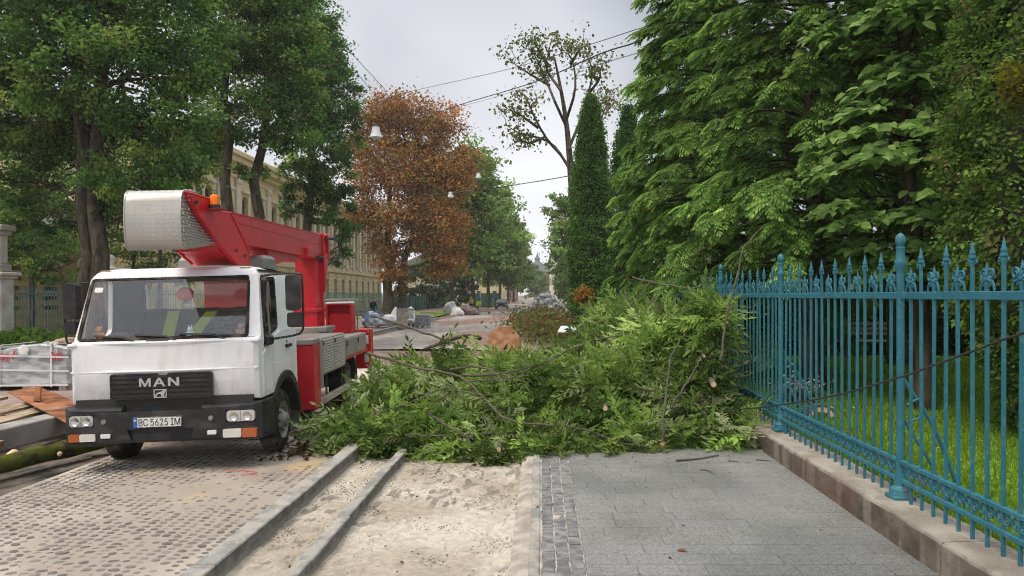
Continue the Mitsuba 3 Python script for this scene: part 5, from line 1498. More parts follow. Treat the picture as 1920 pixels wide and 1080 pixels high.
put('cut_end', lathe([(0, -.012), (.023, -.008), (.026, .03), (0, .03)], 12, at(1243, 835, 8.55)), 'cut_wood', b4, smooth=40)
pbranch([(1352, 675, 8.9), (1362, 590, 9.0), (1382, 520, 9.1), (1396, 465, 9.2), (1430, 425, 9.4)], .017, .007, parent=pile)
pbranch([(1258, 765, 8.9), (1290, 715, 9.0), (1310, 680, 9.1)], .016, .009, parent=pile)
pbranch([(1150, 620, 10.6), (1195, 590, 10.9), (1225, 560, 11.2), (1240, 540, 11.4)], .016, .008, parent=pile)
pbranch([(1000, 690, 9.8), (1060, 660, 10), (1110, 640, 10.2), (1180, 625, 10.5)], .015, .007, parent=pile)
pbranch([(1185, 520, 10.8), (1230, 530, 10.4), (1300, 540, 10), (1330, 520, 9.9)], .014, .008, parent=pile)
for (px, py, y, r) in ((1338, 721, 9.0, .036), (1135, 766, 8.8, .03), (935, 843, 8.55, .03), (1320, 668, 9.3, .02)):
    c = at(px, py, y); d = np.array([.1, 1, .1])
    s = put('cut_stub', tube([c, c + d * .25], [r, r * 1.05], 10), 'twig_mat', pile, smooth=60)
    put('cut_end', tube([c - d * .004, c + d * .003], [r * .93, r * .93], 10), 'pale_cut_wood', s)
pbranch([(700, 593, 12.5), (760, 612, 11.8), (830, 636, 11), (880, 655, 10.5)], .022, .014, parent=pile)
# trunk butt behind the heap
lg = thing('felled_log', 'thick felled tree trunk with a fresh orange cut face behind the branch heap', 'log')
a = at(945, 643, 21.0); b = np.array([-1.35, 27.0, .10])
put('trunk', tube(wobble(rg, a, b, 6, .01), [.47, .46, .46, .45, .44, .44], 20, False), 'bark', lg, smooth=60)
R_ = frames(np.array([norm(b - a)]), np.array([[0, 0, 1.0]]))[0]
vv, ff = lathe([(0, .0), (.15, .004), (.30, -.002), (.452, .0), (.474, -.02)][::-1], 28)
vv = vv * (1 + .10 * (meshkit.fbm(norm(vv + 1e-9) * 1.6, 2, 4) - .5)[:, None] * np.array([[1.0, 1.0, 0]]))
vv = vv[:, [0, 2, 1]] * [1, -1, 1]
put('cut_face', (vv @ R_.T * (1 + .03 * 0) + a, ff), 'cut_wood', lg, smooth=30)
tag(put('cut_limb', tube(curve([at(795, 655, 12.8), at(835, 640, 13.0), at(870, 630, 13.6), at(900, 634, 14.2)], 10), np.linspace(.03, .045, 10), 8), 'twig_mat', smooth=60), 'dark bare limb sticking out beside the orange trunk end', 'branch')
# loose twigs on the granite pavement
for pts, r, lab in (([(1230, 836, 8.53), (1290, 828, 8.75), (1364, 823, 8.85)], .010, 'long thin bare twig reaching right from the heap over the pavement'), ([(1268, 866, 8.05), (1310, 862, 8.15), (1348, 856, 8.28)], .012, 'short dark bare stick lying alone on the grey pavement'),
                    ([(1312, 882, 7.68), (1330, 884, 7.62), (1337, 891, 7.5)], .006, 'small curved pale twig on the pavement nearest the viewer'), ([(1418, 863, 8.12), (1445, 866, 8.05)], .007, 'tiny twig on the pavement close to the plinth wall'), ([(1365, 865, 8.08), (1386, 867, 8.02)], .006, 'tiny brown twig on the pavement between the stick and the plinth wall')):
    p = curve([np.array([(a - VPX) / F_PX * EYE / ((b - VPY) / F_PX), EYE / ((b - VPY) / F_PX), r + .002]) for a, b, y in pts], 9)
    tag(put('loose_twig', tube(p + rg.normal(0, .003, p.shape) * [1, 1, 0], np.linspace(r, r * .6, 9), 6), 'twig_mat', smooth=60), lab, 'twig')
# crumbs, leaf bits on pavement and sand
n = 420
lx = rg.uniform(-5.2, 2.5, n); ly = rg.uniform(4.6, 9.0, n) ; 
ly = np.where(rg.random(n) < .6, rg.uniform(8.0, 9.4, n), ly)
lz = np.where(lx > -.1, .006, np.where(lx > -1.6, -.085, np.where(lx > -2.2, -.11, road_z(lx) + .02)))
put('leaf_litter', scatter(LEAF2, np.stack([lx, ly, lz], 1), frames(norm(rg.normal(0, 1, (n, 3)) * [1, 1, .1]), norm(rg.normal(0, .2, (n, 3)) + [0, 0, 1])), rg.uniform(.012, .038, n)), 'leaf_mat', color=vcol(LEAF2, mixcol(rg, n, [(.10, .15, .03), (.16, .09, .04), (.12, .06, .03), (.05, .04, .03)])), kind='stuff')
n = 700
lx = np.concatenate([rg.uniform(-3.1, -2.35, n // 2), rg.uniform(-3.3, -2.4, n // 2)]); ly = np.concatenate([rg.uniform(8.9, 10.2, n // 2), rg.uniform(8.7, 11, n // 2)])
put('brown_leaf_litter', scatter(LEAF2, np.stack([lx, ly, road_z(lx) + .015 + .03 * rg.random(n)], 1), frames(norm(rg.normal(0, 1, (n, 3)) * [1, 1, .25]), norm(rg.normal(0, .4, (n, 3)) + [0, 0, 1])), rg.uniform(.03, .09, n)), 'leaf_mat', color=vcol(LEAF2, mixcol(rg, n, [(.16, .08, .035), (.10, .055, .03), (.06, .045, .03)])), kind='stuff')
# ------------------------------------------------------------------ things left of the truck
rg = rng_of('left things')
# mossy log in the trench
lp = curve([(-6.35, 7.7, -.13), (-6.05, 8.6, -.11), (-5.75, 9.6, -.09), (-5.5, 10.3, -.10)], 14)
lg2 = tag(put('mossy_log', tube(lp + rg.normal(0, .008, lp.shape), .105 + rg.normal(0, .006, 14), 14), 'moss_bark', smooth=60), 'moss covered log lying in the trench beside the cobbled road', 'log')
put('cut_end', tube([at(8, 862, 8.55) + [0, .02, 0], at(8, 862, 8.55) + [-.1, .3, 0]], [.045, .06], 10), 'pale_cut_wood', lg2)
put('cut_knot', moved(blob(3, (.03, .025, .03), (0, 0, 0), .1, sub=1), None, at(112, 851, 8.95)), 'pale_cut_wood', lg2)
tag(put('loose_root', tube(curve([(-5.9, 8.0, -.2), (-5.72, 8.6, -.19), (-5.55, 9.2, -.2)], 8), .02, 6), 'twig_mat', smooth=60), 'thin bare root lying in the trench right below the mossy log', 'root')
# concrete kerb beam
tag(put('concrete_beam', moved(box(-.16, .16, -1.6, 1.6, -.14, .14, .015), rot('z', -3), (-6.85, 9.4, .0)), 'concrete', smooth=False), 'long grey concrete beam lying between the planks and the mossy log', 'beam')
tag(put('concrete_beam', moved(box(-.15, .15, -1.5, 1.5, -.13, .13, .015), rot('z', 4), (-9.1, 9.6, -.1)), 'concrete'), 'dark concrete beam under the stack of planks at the left edge', 'beam')
# timber
pk = [((-7.25, 9.7, .10), .20, 2.7, 1.5, 'pale plank on top, nearest the concrete beam'), ((-7.62, 9.9, .155), .22, 2.9, -1, 'second plank from the concrete beam, lying flat'), ((-8.05, 10.2, .12), .24, 2.6, 3, 'weathered plank in the middle of the timber heap left of the truck'),
      ((-8.5, 10.4, .17), .2, 2.8, -3, 'dark plank farther left in the timber heap'), ((-7.5, 9.9, .03), .25, 2.8, 4, 'lowest plank of the timber heap, half hidden under the others'), ((-8.9, 10.8, .12), .2, 2.4, 6, 'plank at the far left of the timber heap')]
for c, w, l, a, lab in pk:
    tag(put('plank', moved(box(-w / 2, w / 2, -l / 2, l / 2, -.022, .022, .004), rot('z', a + 4) @ rot('y', rg.normal(0, 3)) @ rot('x', rg.normal(0, .8)), c), 'plank_wood'), lab, 'plank')
for c in ((-7.7, 9.0, -.03), (-8.0, 11.0, -.03)):
    tag(put('timber_bearer', moved(box(-1.1, 1.1, -.05, .05, -.05, .05, .006), rot('z', 8), c), 'plank_wood'), ('square timber bearer under the near end of the planks', 'square timber bearer under the far end of the planks')[c[1] > 10], 'timber')
# rusty steel plate leaning on the heap
def quad_plate(pts, th=.012):
    p = np.array(pts, float); n = norm(np.cross(p[1] - p[0], p[2] - p[0]))
    v = np.vstack([p, p - n * th]); f = np.array([[0, 1, 2], [0, 2, 3], [4, 6, 5], [4, 7, 6], [0, 4, 5], [0, 5, 1], [1, 5, 6], [1, 6, 2], [2, 6, 7], [2, 7, 3], [3, 7, 4], [3, 4, 0]])
    return v, f
rpl = tag(put('rusty_plate', quad_plate([at(14, 736, 11.6), at(70, 725, 12.0), at(150, 758, 10.9), at(126, 795, 9.9)]), 'rust'), 'rusty brown steel plate leaning across the planks beside the truck bumper', 'steel plate')
put('lug', quad_plate([at(62, 752, 11.0), at(74, 752, 10.95), at(76, 724, 11.1), at(66, 727, 11.15)], .03), 'rust', rpl)
# pallet of wrapped paving stones
c0 = np.array([-10.35, 15.0, -.12])
pal = thing('paving_pallet', 'pallet of grey paving stones wrapped in clear film with white straps and red print', 'pallet')
XF[0] = (rot('z', 4), c0)
W, Dp, Hh = 1.62, 1.1, .80
for x in (-.7, 0, .7):
    put('pallet_block', box(x - .07, x + .07, 0, Dp, 0, .09), 'grey_wood', pal)
for y in (0.02, .5, .98):
    put('pallet_board', box(-W / 2, W / 2, y, y + .1, .09, .115, .003), 'grey_wood', pal)
for k in range(8):
    for j in range(6):
        z = .118 + k * .094
        x0 = -W / 2 + .02 + j * (W - .04) / 6
        for yy in (0.01, .56):
            put('paving_stone', box(x0 + .004, x0 + (W - .04) / 6 - .004, yy + .004, yy + .52, z, z + .088, .006), 'slab_0', pal)
film = manifold(box(-W / 2 - .004, W / 2 + .004, -.004, Dp + .004, .10, .118 + 8 * .094 + .02, .03)).refine(18)
v, f = vf(film); nz = meshkit.fbm(v * [6, 6, 9], 4, 6) - .5
v = v + norm(v - [0, Dp / 2, .45]) * nz[:, None] * .055
v[:, 2] += (v[:, 2] > .8) * .05 * np.sin(v[:, 0] * 4 + .6)
put('film', (v, f), 'wrap_film', pal, smooth=60)
th_ = .034
for x in (-.49, .50):
    put('strap', join(box(x - th_ / 2, x + th_ / 2, -.040, -.030, .08, .925), box(x - th_ / 2, x + th_ / 2, -.04, Dp + .04, .915, .925)), 'strap_white', pal)
for z, a in ((.42, 1.5), (.70, 1.5)):
    put('strap', moved(box(-W / 2 - .03, W / 2 + .03, -.046, -.038, -.016, .016), rot('y', a), (0, 0, z)), 'strap_white', pal)
put('strap', box(-W / 2 - .02, W / 2 + .02, -.044, -.036, .10, .135), 'strap_white', pal)
rp_ = []
for i, (x, h_) in enumerate(((-.74, .10), (-.66, .15), (-.59, .12), (-.50, .10), (-.43, .14), (-.35, .17), (-.24, .18), (.56, .16), (.62, .2), (.68, .15))):
    rp_.append(moved(box(-.018, .018, -.043, -.036, 0, h_), rot('y', rg.normal(0, 9)), (x, 0, .62 + rg.normal(0, .02))))
    rp_.append(moved(box(-.035, .035, -.043, -.036, 0, .022), rot('y', rg.normal(0, 12)), (x, 0, .70 + rg.normal(0, .03))))
for q in rp_:
    put('red_print', q, 'print_red', pal)
put('torn_film', moved(blob(5, (.10, .02, .12), (0, 0, 0), .3), None, (-.02, -.05, .80)), 'bag_white', pal, smooth=True)
put('ribbon', join(*[tube(curve([(.50 + rg.normal(0, .04), -.02, .92), (.55 + rg.normal(0, .08), -.06, .99), (.6 + rg.normal(0, .12), -.08, .88 + rg.normal(0, .06))], 8), .008, 4) for _ in range(8)]), 'strap_white', pal)
XF[0] = None
tag(put('cardboard_scrap', moved(blob(9, (.22, .12, .08), (0, 0, 0), .35, flat=-.04), rot('z', 20), (c0[0] + .62, c0[1] + .35, c0[2] + .98)), 'cardboard', smooth=True), 'crumpled brown cardboard on top of the wrapped paving stones', 'cardboard')

# ------------------------------------------------------------------ left fence, gate piers
FXL = -18.0
lf = thing('garden_fence', 'faded green bar fence with spikes behind the truck on the left', 'fence')
sb = vf(join(prism(rrect(-.014, .014, -.014, .014, .005, 1), -.15, 2.02, 'z'), lathe([(.02, 0), (.024, .02), (.012, .05), (0, .16)], 6, (0, 0, 2.02))))
sp_ = ply(sb, 'old_teal', smooth=40)
y = 23.0
while y < 31.0:
    again('bar', sp_, lf, mat((FXL, y, 0))); y += .17
rest_bars = []
y = 32.2
while y < 88:
    rest_bars.append(moved(sb, None, (FXL, y, 0))); y += .24
put('far_bars', join(*rest_bars), 'old_teal', lf, smooth=40, kind='stuff')
for z in (.12, 1.83):
    put('rail', box(FXL - .02, FXL + .02, 22.5, 90, z, z + .05), 'old_teal', lf)
put('base_wall', box(FXL - .2, FXL + .15, 22.5, 140, -.35, .02), 'concrete', lf)


def pier(x, y, w, h, label, ball):
    k = thing('gate_pier', label, 'gate pier')
    put('shaft', box(x - w / 2, x + w / 2, y - w / 2, y + w / 2, -.3, h, .02), 'pier_plaster', k)
    put('base_moulding', box(x - w / 2 - .06, x + w / 2 + .06, y - w / 2 - .06, y + w / 2 + .06, -.3, .35, .03), 'pier_plaster', k)
    put('cap', join(box(x - w / 2 - .08, x + w / 2 + .08, y - w / 2 - .08, y + w / 2 + .08, h, h + .10, .03), box(x - w / 2 - .16, x + w / 2 + .16, y - w / 2 - .16, y + w / 2 + .16, h + .102, h + .22, .03)), 'pier_plaster', k)
    if ball:
        put('finial', lathe([(.20, h + .22), (.20, h + .28), (.09, h + .33), (.08, h + .42), (.17, h + .52), (.19, h + .62), (.13, h + .74), (0, h + .78)], 16, (x, y, 0)), 'pier_plaster', k, smooth=40)
    else:
        w2 = w * .62
        put('upper_shaft', box(x - w2 / 2, x + w2 / 2, y - w2 / 2, y + w2 / 2, h + .5, h + 1.45, .03), 'pier_plaster', k)
        put('plinth_block', box(x - w2 / 2 - .08, x + w2 / 2 + .08, y - w2 / 2 - .08, y + w2 / 2 + .08, h + .22, h + .5, .04), 'dull_aluminium', k)
        put('capital', join(box(x - w2 / 2 - .07, x + w2 / 2 + .07, y - w2 / 2 - .07, y + w2 / 2 + .07, h + 1.45, h + 1.6, .03), box(x - w2 / 2 - .17, x + w2 / 2 + .17, y - w2 / 2 - .17, y + w2 / 2 + .17, h + 1.602, h + 1.78, .03)), 'pier_plaster', k)


pier(-18.0, 24.75, .62, 2.35, 'white plastered gate pier with a small column on top at the left edge', False)
pier(-17.9, 31.0, .80, 2.72, 'pale gate pier with a ball finial seen above and through the truck cab', True)

# ------------------------------------------------------------------ buildings
bd = thing('yellow_building', 'long yellow classical building with tall windows behind the left street trees', 'building')
BX, BY0, BY1, BH = -24.0, 48.0, 112.0, 12.2
wins, wlow = [], []
y = 50.6
while y < BY1 - 2:
    wins.append(y); y += 3.3
holes = [sbox(w - .62, 5.5, w + .62, 9.3).union(Polygon([(w + .62 * math.cos(a), 9.3 + .5 * math.sin(a)) for a in np.linspace(0, PI, 9)])) for w in wins] + [sbox(w - .6, 1.2, w + .6, 3.7) for w in wins]
from shapely.ops import unary_union
wallp = sbox(BY0, -.3, BY1, BH).difference(unary_union(holes))
put('wall', prism(wallp, BX - .5, BX, 'x'), 'yellow_plaster', bd)
put('end_wall', box(BX - 18, BX - .5, BY0, BY0 + .4, -.3, BH), 'yellow_plaster', bd)
put('end_wall', box(BX - 18, BX - .5, BY1 - .4, BY1, -.3, BH), 'yellow_plaster', bd)
put('back_wall', box(BX - 18.4, BX - 18, BY0, BY1, -.3, BH), 'yellow_plaster', bd)
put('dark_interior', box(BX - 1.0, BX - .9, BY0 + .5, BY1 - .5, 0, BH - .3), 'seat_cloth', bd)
put('roof', prism(Polygon([(BX + .9, BH + .72), (BX - 9, BH + 3.2), (BX - 19, BH + .72)]), BY0 - .4, BY1 + .4, 'y'), 'roof_metal', bd)
put('cornice', join(box(BX, BX + .35, BY0 - .2, BY1 + .2, BH - .55, BH - .15, .04), box(BX - .6, BX + .75, BY0 - .35, BY1 + .35, BH - .148, BH + .30, .05), box(BX - .6, BX + .95, BY0 - .4, BY1 + .4, BH + .302, BH + .72, .05), box(BX, BX + .12, BY0, BY1, BH - 1.15, BH - 1.0)), 'yellow_plaster', bd)
put('string_course', box(BX, BX + .22, BY0 - .1, BY1 + .1, 4.45, 4.85, .03), 'yellow_plaster', bd)
for w in wins:
    p0 = w + 1.65
    put('pilaster', join(box(BX, BX + .18, p0 - .42, p0 + .42, 4.85, BH - 1.15, .02), box(BX, BX + .26, p0 - .5, p0 + .5, 4.852, 5.25, .02), box(BX, BX + .28, p0 - .52, p0 + .52, BH - 1.6, BH - 1.152, .03)), 'pale_plaster', bd)
    for z0, z1 in ((5.5, 9.78), (1.2, 3.7)):
        k = put('window', join(box(BX - .34, BX - .28, w - .62, w - .54, z0, z1), box(BX - .34, BX - .28, w + .54, w + .62, z0, z1), box(BX - .34, BX - .28, w - .54, w + .54, z1 - .08, z1), box(BX - .34, BX - .28, w - .54, w + .54, z0, z0 + .08), box(BX - .335, BX - .285, w - .04, w + .04, z0 + .08, z1 - .08), box(BX - .336, BX - .284, w - .54, w - .04, z0 + (z1 - z0) * .66, z0 + (z1 - z0) * .66 + .08), box(BX - .336, BX - .284, w + .04, w + .54, z0 + (z1 - z0) * .66, z0 + (z1 - z0) * .66 + .08)), 'window_frame_paint', bd)
        put('pane', box(BX - .36, BX - .345, w - .62, w + .62, z0, z1), 'dark_glass', k)
        put('sill', box(BX + .002, BX + .2, w - .8, w + .8, z0 - .16, z0, .02), 'pale_plaster', k)
        if z0 > 3:
            put('hood', box(BX + .002, BX + .25, w - .85, w + .85, 10.0, 10.2, .03), 'pale_plaster', k)
nb = 0
for w in [BY0 + .95] + [q + 1.65 for q in wins]:
    for k in range(9):
        z = .05 + k * .48
        a, b = w - 1.02, w + 1.02
        if 55 < w < 112 and nb < 280:
            for (p, q) in ((a, w - .012 + .3 * (k % 2) - .15), (w + .012 + .3 * (k % 2) - .15, b)):
                put('rusticated_stone', box(BX - .02, BX + .09, p, q, z + .02, z + .46, .035), 'yellow_plaster', bd); nb += 1
bo = thing('ochre_outbuilding', 'low ochre building glimpsed through leaves behind the left gate pier', 'building')
put('wall', prism(sbox(30, -.3, 46, 5.6).difference(unary_union([sbox(31.5 + k * 3, .8, 32.7 + k * 3, 3.4) for k in range(5)])), -27.5, -27, 'x'), 'ochre_plaster', bo)
put('end_wall', box(-36, -27.5, 30, 30.4, -.3, 5.6), 'ochre_plaster', bo)
put('roof', prism(Polygon([(-26.6, 5.6), (-31, 7.8), (-36.4, 5.6)]), 29.7, 46.3, 'y'), 'roof_metal', bo)
for k in range(5):
    put('window', box(-27.45, -27.4, 31.5 + k * 3, 32.7 + k * 3, .8, 3.4), 'dark_glass', bo)
    put('arch_moulding', tube([(-26.97, 32.1 + k * 3 + .8 * math.cos(a), 3.4 + .7 * math.sin(a)) for a in np.linspace(0, PI, 10)], .12, 5), 'pale_plaster', bo)
for k in range(10):
    put('band', box(-27.0, -26.94, 30, 46, .2 + k * .52, .5 + k * .52), 'ochre_plaster', bo)


def house(name, label, x0, x1, y0, y1, h, m_, rows, cols, roof=2.0, face='x'):
    k = thing(name, label, 'house')
    put('wall', box(x0, x1, y0, y1, -.4, h), m_, k)
    put('roof', prism(Polygon([(x0 - .4, h), (x1 + .4, h), ((x0 + x1) / 2, h + roof)]), y0 - .3, y1 + .3, 'y'), 'roof_metal', k)
    for r in range(rows):
        z = 1.2 + r * (h - 1.0) / rows
        for c in range(cols):
            yy = y0 + (c + .5) * (y1 - y0) / cols
            xx = x1 if face == 'x' else x0
            put('window', box(xx - .03, xx + .04, yy - .55, yy + .55, z, z + 1.7), 'dark_glass', k)
        nx = max(2, int((x1 - x0) / 3))
        for c in range(nx):
            xx = x0 + (c + .5) * (x1 - x0) / nx
            put('window', box(xx - .5, xx + .5, y0 - .04, y0 + .03, z, z + 1.7), 'dark_glass', k)


house('cream_house', 'cream house behind the dark parked car at the far left end of the street', -17.5, -9.6, 185, 215, 8, 'yellow_plaster', 2, 5)
house('pale_building', 'pale building between trunks behind the white bags', -24, -16.5, 128, 160, 7, 'pale_plaster', 2, 5)
house('white_house', 'bright white house end on the right side of the far street', 2.2, 10, 168, 200, 10.5, 'white_plaster', 3, 5, face='-x')
house('brick_house', 'dark red brick house closing the far end of the street under the church tower', -3.0, 9, 290, 320, 11, 'red_brick', 3, 4, 4)
house('far_roof_house', 'long dark house far down the street on the left', -26, -9, 250, 290, 9, 'red_brick', 3, 5, 4)
ch = thing('church_tower', 'distant church tower with a dark onion dome at the end of the street', 'church')
cx, cy = -2.6, 480
put('tower', box(cx - 3.4, cx + 3.4, cy - 3.4, cy + 3.4, -1, 19.5, .2), 'white_plaster', ch)
put('dome', lathe([(4.0, 19.3), (4.2, 20.2), (3.9, 21.6), (2.6, 22.9), (1.6, 23.8), (1.5, 24.6), (1.9, 25.2), (1.3, 26.4), (.6, 27.4), (.35, 28.6), (0, 30.2)], 16, (cx, cy, 0)), 'church_copper', ch, smooth=40)
put('belfry_opening', box(cx - .9, cx + .9, cy - 3.45, cy - 3.38, 14, 18), 'dark_glass', ch)
put('side_turret', join(lathe([(1.0, 10), (1.0, 20), (1.3, 20.2), (.9, 22), (.3, 23), (0, 25)], 10, (cx - 10.3, cy, 0))), 'church_copper', ch, smooth=40)

# ------------------------------------------------------------------ construction site farther down the street
gf = thing('green_hoarding', 'dark green board hoarding along the left side behind the chestnut', 'hoarding')
y = 84.0; i = 0
while y < 128:
    put('board_panel', box(-17.05 + .05 * (i % 2), -16.98 + .05 * (i % 2), y, y + 2.36, -.3, 1.72 + .06 * math.sin(i * 2.1), .01), 'green_board', gf)
    put('post', box(-16.95, -16.85, y - .05, y + .05, -.3, 1.85), 'green_board', gf)
    y += 2.4; i += 1
gf2 = thing('green_hoarding', 'short dark green hoarding left of the parked car', 'hoarding')
for k in range(5):
    put('board_panel', box(-12.6 + k * 1.05, -11.6 + k * 1.05, 130 + .05 * (k % 2), 130.1 + .05 * (k % 2), -.3, 2.2), 'green_board', gf2)


def person(name, label, x, y, z, top, legs, skin=(.45, .28, .2), h=1.75, bend=0, hair=(.03, .025, .02), face=0, helmet=None):
    k = thing(name, label, 'person')
    s = h / 1.75
    J = {'hipL': (-.10, 0, .92), 'hipR': (.10, 0, .92), 'kneeL': (-.12, -.03, .5), 'kneeR': (.13, .04, .5), 'anL': (-.12, .03, .08), 'anR': (.14, .12, .08), 'toeL': (-.13, -.12, .04), 'toeR': (.15, -.03, .04),
         'pel': (0, 0, .95), 'wst': (0, -.01, 1.12), 'chest': (0, -.02, 1.34), 'shL': (-.18, 0, 1.42), 'shR': (.18, 0, 1.42), 'elL': (-.25, -.02, 1.14), 'elR': (.25, -.04, 1.14), 'haL': (-.22, -.18, .92), 'haR': (.20, -.22, .96), 'neck': (0, -.01, 1.5), 'head': (0, -.03, 1.64)}
    def tf(p):
        p = np.array(p, float)
        if bend and p[2] > .93:
            p = rot('x', bend) @ (p - [0, 0, .93]) + [0, 0, .93]
        return rot('z', face) @ (p * s) + [x, y, z]
    def bones(lst):
        ms = []
        for a, b, ra, rb in lst:
            A = m3.Manifold.sphere(ra * s, 12).translate(tuple(tf(J[a]))); Bq = m3.Manifold.sphere(rb * s, 12).translate(tuple(tf(J[b])))
            ms.append(m3.Manifold.batch_hull([A, Bq]))
        m = ms[0]
        for q in ms[1:]:
            m = m + q
        return m
    allb = bones([('hipL', 'kneeL', .095, .065), ('hipR', 'kneeR', .095, .065), ('kneeL', 'anL', .062, .045), ('kneeR', 'anR', .062, .045), ('anL', 'toeL', .045, .035), ('anR', 'toeR', .045, .035), ('pel', 'wst', .14, .13), ('wst', 'chest', .13, .15),
                  ('chest', 'shL', .12, .07), ('chest', 'shR', .12, .07), ('shL', 'elL', .062, .048), ('shR', 'elR', .062, .048), ('elL', 'haL', .045, .04), ('elR', 'haR', .045, .04), ('chest', 'neck', .07, .055), ('neck', 'head', .055, .10), ('hipL', 'hipR', .10, .10)])
    v, f = vf(allb.refine(2))
    hz = (v - [x, y, z]) @ rot('z', face) / s
    ph = np.array([np.linalg.norm(hz - (tf(J[q]) - [x, y, z]) @ rot('z', face) / s, axis=1) for q in ('haL', 'haR', 'head')])
    col = np.where((hz[:, 2] < .95)[:, None], legs, top)
    if bend:
        up = np.linalg.norm(v - tf(J['chest']), axis=1) < .42 * s
        col = np.where(up[:, None], top, col)
    col = np.where((hz[:, 2] < .07)[:, None], (.03, .03, .03), col)
    col = np.where((ph[:2].min(0) < .06)[:, None], skin, col)
    col = np.where((ph[2] < .125)[:, None], skin, col)
    put('body', (v, f), 'vc_rough', k, smooth=True, color=col)
    hc = tf(J['head'])
    put('hair', blob(2, (.104 * s, .108 * s, .085 * s), hc + [0, .015 * s, .045 * s], .05, sub=2), {'type': 'twosided', 'bsdf': principled(helmet or hair, .7)}, k, smooth=True)
    return k


person('person', 'person in a black jacket and blue jeans standing beyond the bags behind the truck', -11.6, 51.5, -.12, (.012, .012, .015), (.05, .11, .20), face=160)
person('person', 'bending worker in a yellow hi vis jacket beside the white bags', -6.7, 78, -.14, (.62, .80, .08), (.05, .05, .06), bend=48, face=40)
person('person', 'upright worker in a yellow hi vis vest farther back near the green trees', -8.6, 92, -.14, (.55, .68, .10), (.06, .06, .08), face=-30, helmet=(.7, .6, .1))


def bag(name, label, px, py, y, r, m_, seed, group=None, flat=-.6, z=None):
    c = at(px, py, y)
    return tag(put(name, blob(seed, r, c, .28, 1.7, 3, flat=flat * r[2]), m_, smooth=True), label, 'bag', group)


# (blob flattens its own underside, so every bag sits on the ground or on a pallet)
bag('bulk_bag', 'blue and white bulk bag leftmost of the row behind the truck', 697, 601, 44.5, (.60, .5, .52), 'bag_blue', 11)
bag('bulk_bag', 'dark blue sack slumped beside the leftmost bulk bag', 712, 603, 43.5, (.42, .35, .42), 'bag_blue', 12)
bag('bulk_bag', 'white bulk bag lying between the blue bag and the upright pallet', 730, 602, 45.0, (.62, .5, .40), 'bag_white', 13)
bag('bulk_bag', 'small white bag against the left side of the upright pallet', 742, 595, 46, (.3, .3, .6), 'bag_white', 14)
bag('bulk_bag', 'white bag bulging from the right side of the upright pallet', 770, 595, 45.5, (.25, .3, .62), 'bag_white', 15)
tag(put('low_pallet', moved(join(*[box(-1.2, 1.2, y - .05, y + .05, .1, .125) for y in (-.4, 0, .4)], *[box(x - .05, x + .05, -.45, .45, 0, .10) for x in (-1.1, -.4, .4, 1.1)]), None, at(720, 615, 44.5) * [1, 1, 0] + [0, 0, -.12]), 'grey_wood'), 'flat wooden pallet under the row of bulk bags', 'pallet')
up = thing('upright_pallet', 'grey wooden slatted crate stack standing between the white bags', 'pallet')
c = at(757, 610, 44.0); c[2] = -.12
for k in range(8):
    put('slat', box(c[0] - .42 + k * .105, c[0] - .42 + k * .105 + .082, c[1] - .03, c[1], .0 + c[2], 1.16 + c[2] + .02 * math.sin(k * 3)), 'grey_wood', up)
put('crossbar', join(*[box(c[0] - .42, c[0] + .42, c[1] + .001, c[1] + .5, z + c[2], z + .08 + c[2]) for z in (.05, .55, 1.05)]), 'grey_wood', up)
ps = thing('stone_stack', 'low strapped stack of pale paving slabs on a pallet right of the upright pallet', 'stack')
c = at(790, 610, 44.5); c[2] = -.12
put('pallet_base', join(*[box(c[0] + x - .06, c[0] + x + .06, c[1], c[1] + .9, c[2], c[2] + .1) for x in (-.35, 0, .35)]), 'grey_wood', ps)
for k in range(6):
    put('slab_layer', box(c[0] - .44 + .01 * (k % 2), c[0] + .44, c[1], c[1] + .9, c[2] + .11 + k * .115, c[2] + .205 + k * .115, .01), 'edging_stone', ps)
tag(put('wooden_frame', moved(join(box(-.55, .55, -.03, .03, .62, .70), box(-.55, -.47, -.03, .03, 0, .62), box(.47, .55, -.03, .03, 0, .62), box(-.47, .47, -.02, .02, .3, .37)), None, at(803, 600, 55) * [1, 1, 0] + [0, 0, -.12]), 'grey_wood'), 'small wooden barrier frame behind the slab stack', 'barrier')
kn = thing('person', 'worker in pale clothes crouching right of the upright pallet', 'person')
c = at(772, 612, 43.0); c[2] = -.12
kb = m3.Manifold.batch_hull([m3.Manifold.sphere(.15, 12).translate((c[0], c[1], .55)), m3.Manifold.sphere(.17, 12).translate((c[0] + .06, c[1] - .1, .85))])
for (a, ra), (b, rb) in ((((0, 0, .5), .11), ((.12, -.3, .48), .08)), (((.12, -.3, .48), .08), ((.1, -.1, .08), .05)), (((0, 0, .5), .11), ((-.12, -.3, .5), .08)), (((-.12, -.3, .5), .08), ((-.1, -.12, .08), .05)), (((.06, -.1, .95), .08), ((.22, -.35, .7), .05)), (((.22, -.35, .7), .05), ((.2, -.5, .45), .04)), (((.06, -.1, .9), .07), ((.08, -.18, 1.12), .09))):
    kb = kb + m3.Manifold.batch_hull([m3.Manifold.sphere(ra, 10).translate(tuple(c + [a[0], a[1], a[2]])), m3.Manifold.sphere(rb, 10).translate(tuple(c + [b[0], b[1], b[2]]))])
v, f = vf(kb.refine(2)); hz = v[:, 2] - c[2]
put('body', (v, f), 'vc_rough', kn, smooth=True, color=np.where((hz < .42)[:, None], (.04, .04, .045), np.where((hz > 1.05)[:, None], (.42, .27, .2), (.60, .60, .60))))
tag(put('white_bucket', lathe([(.13, 0), (.17, .4), (.18, .41), (.165, .41), (.12, .05), (0, .05)], 14, at(818, 612, 41) * [1, 1, 0] + [0, 0, -.16]), 'bag_white', smooth=40), 'small white bucket on the bare earth right of the slab stack', 'bucket')
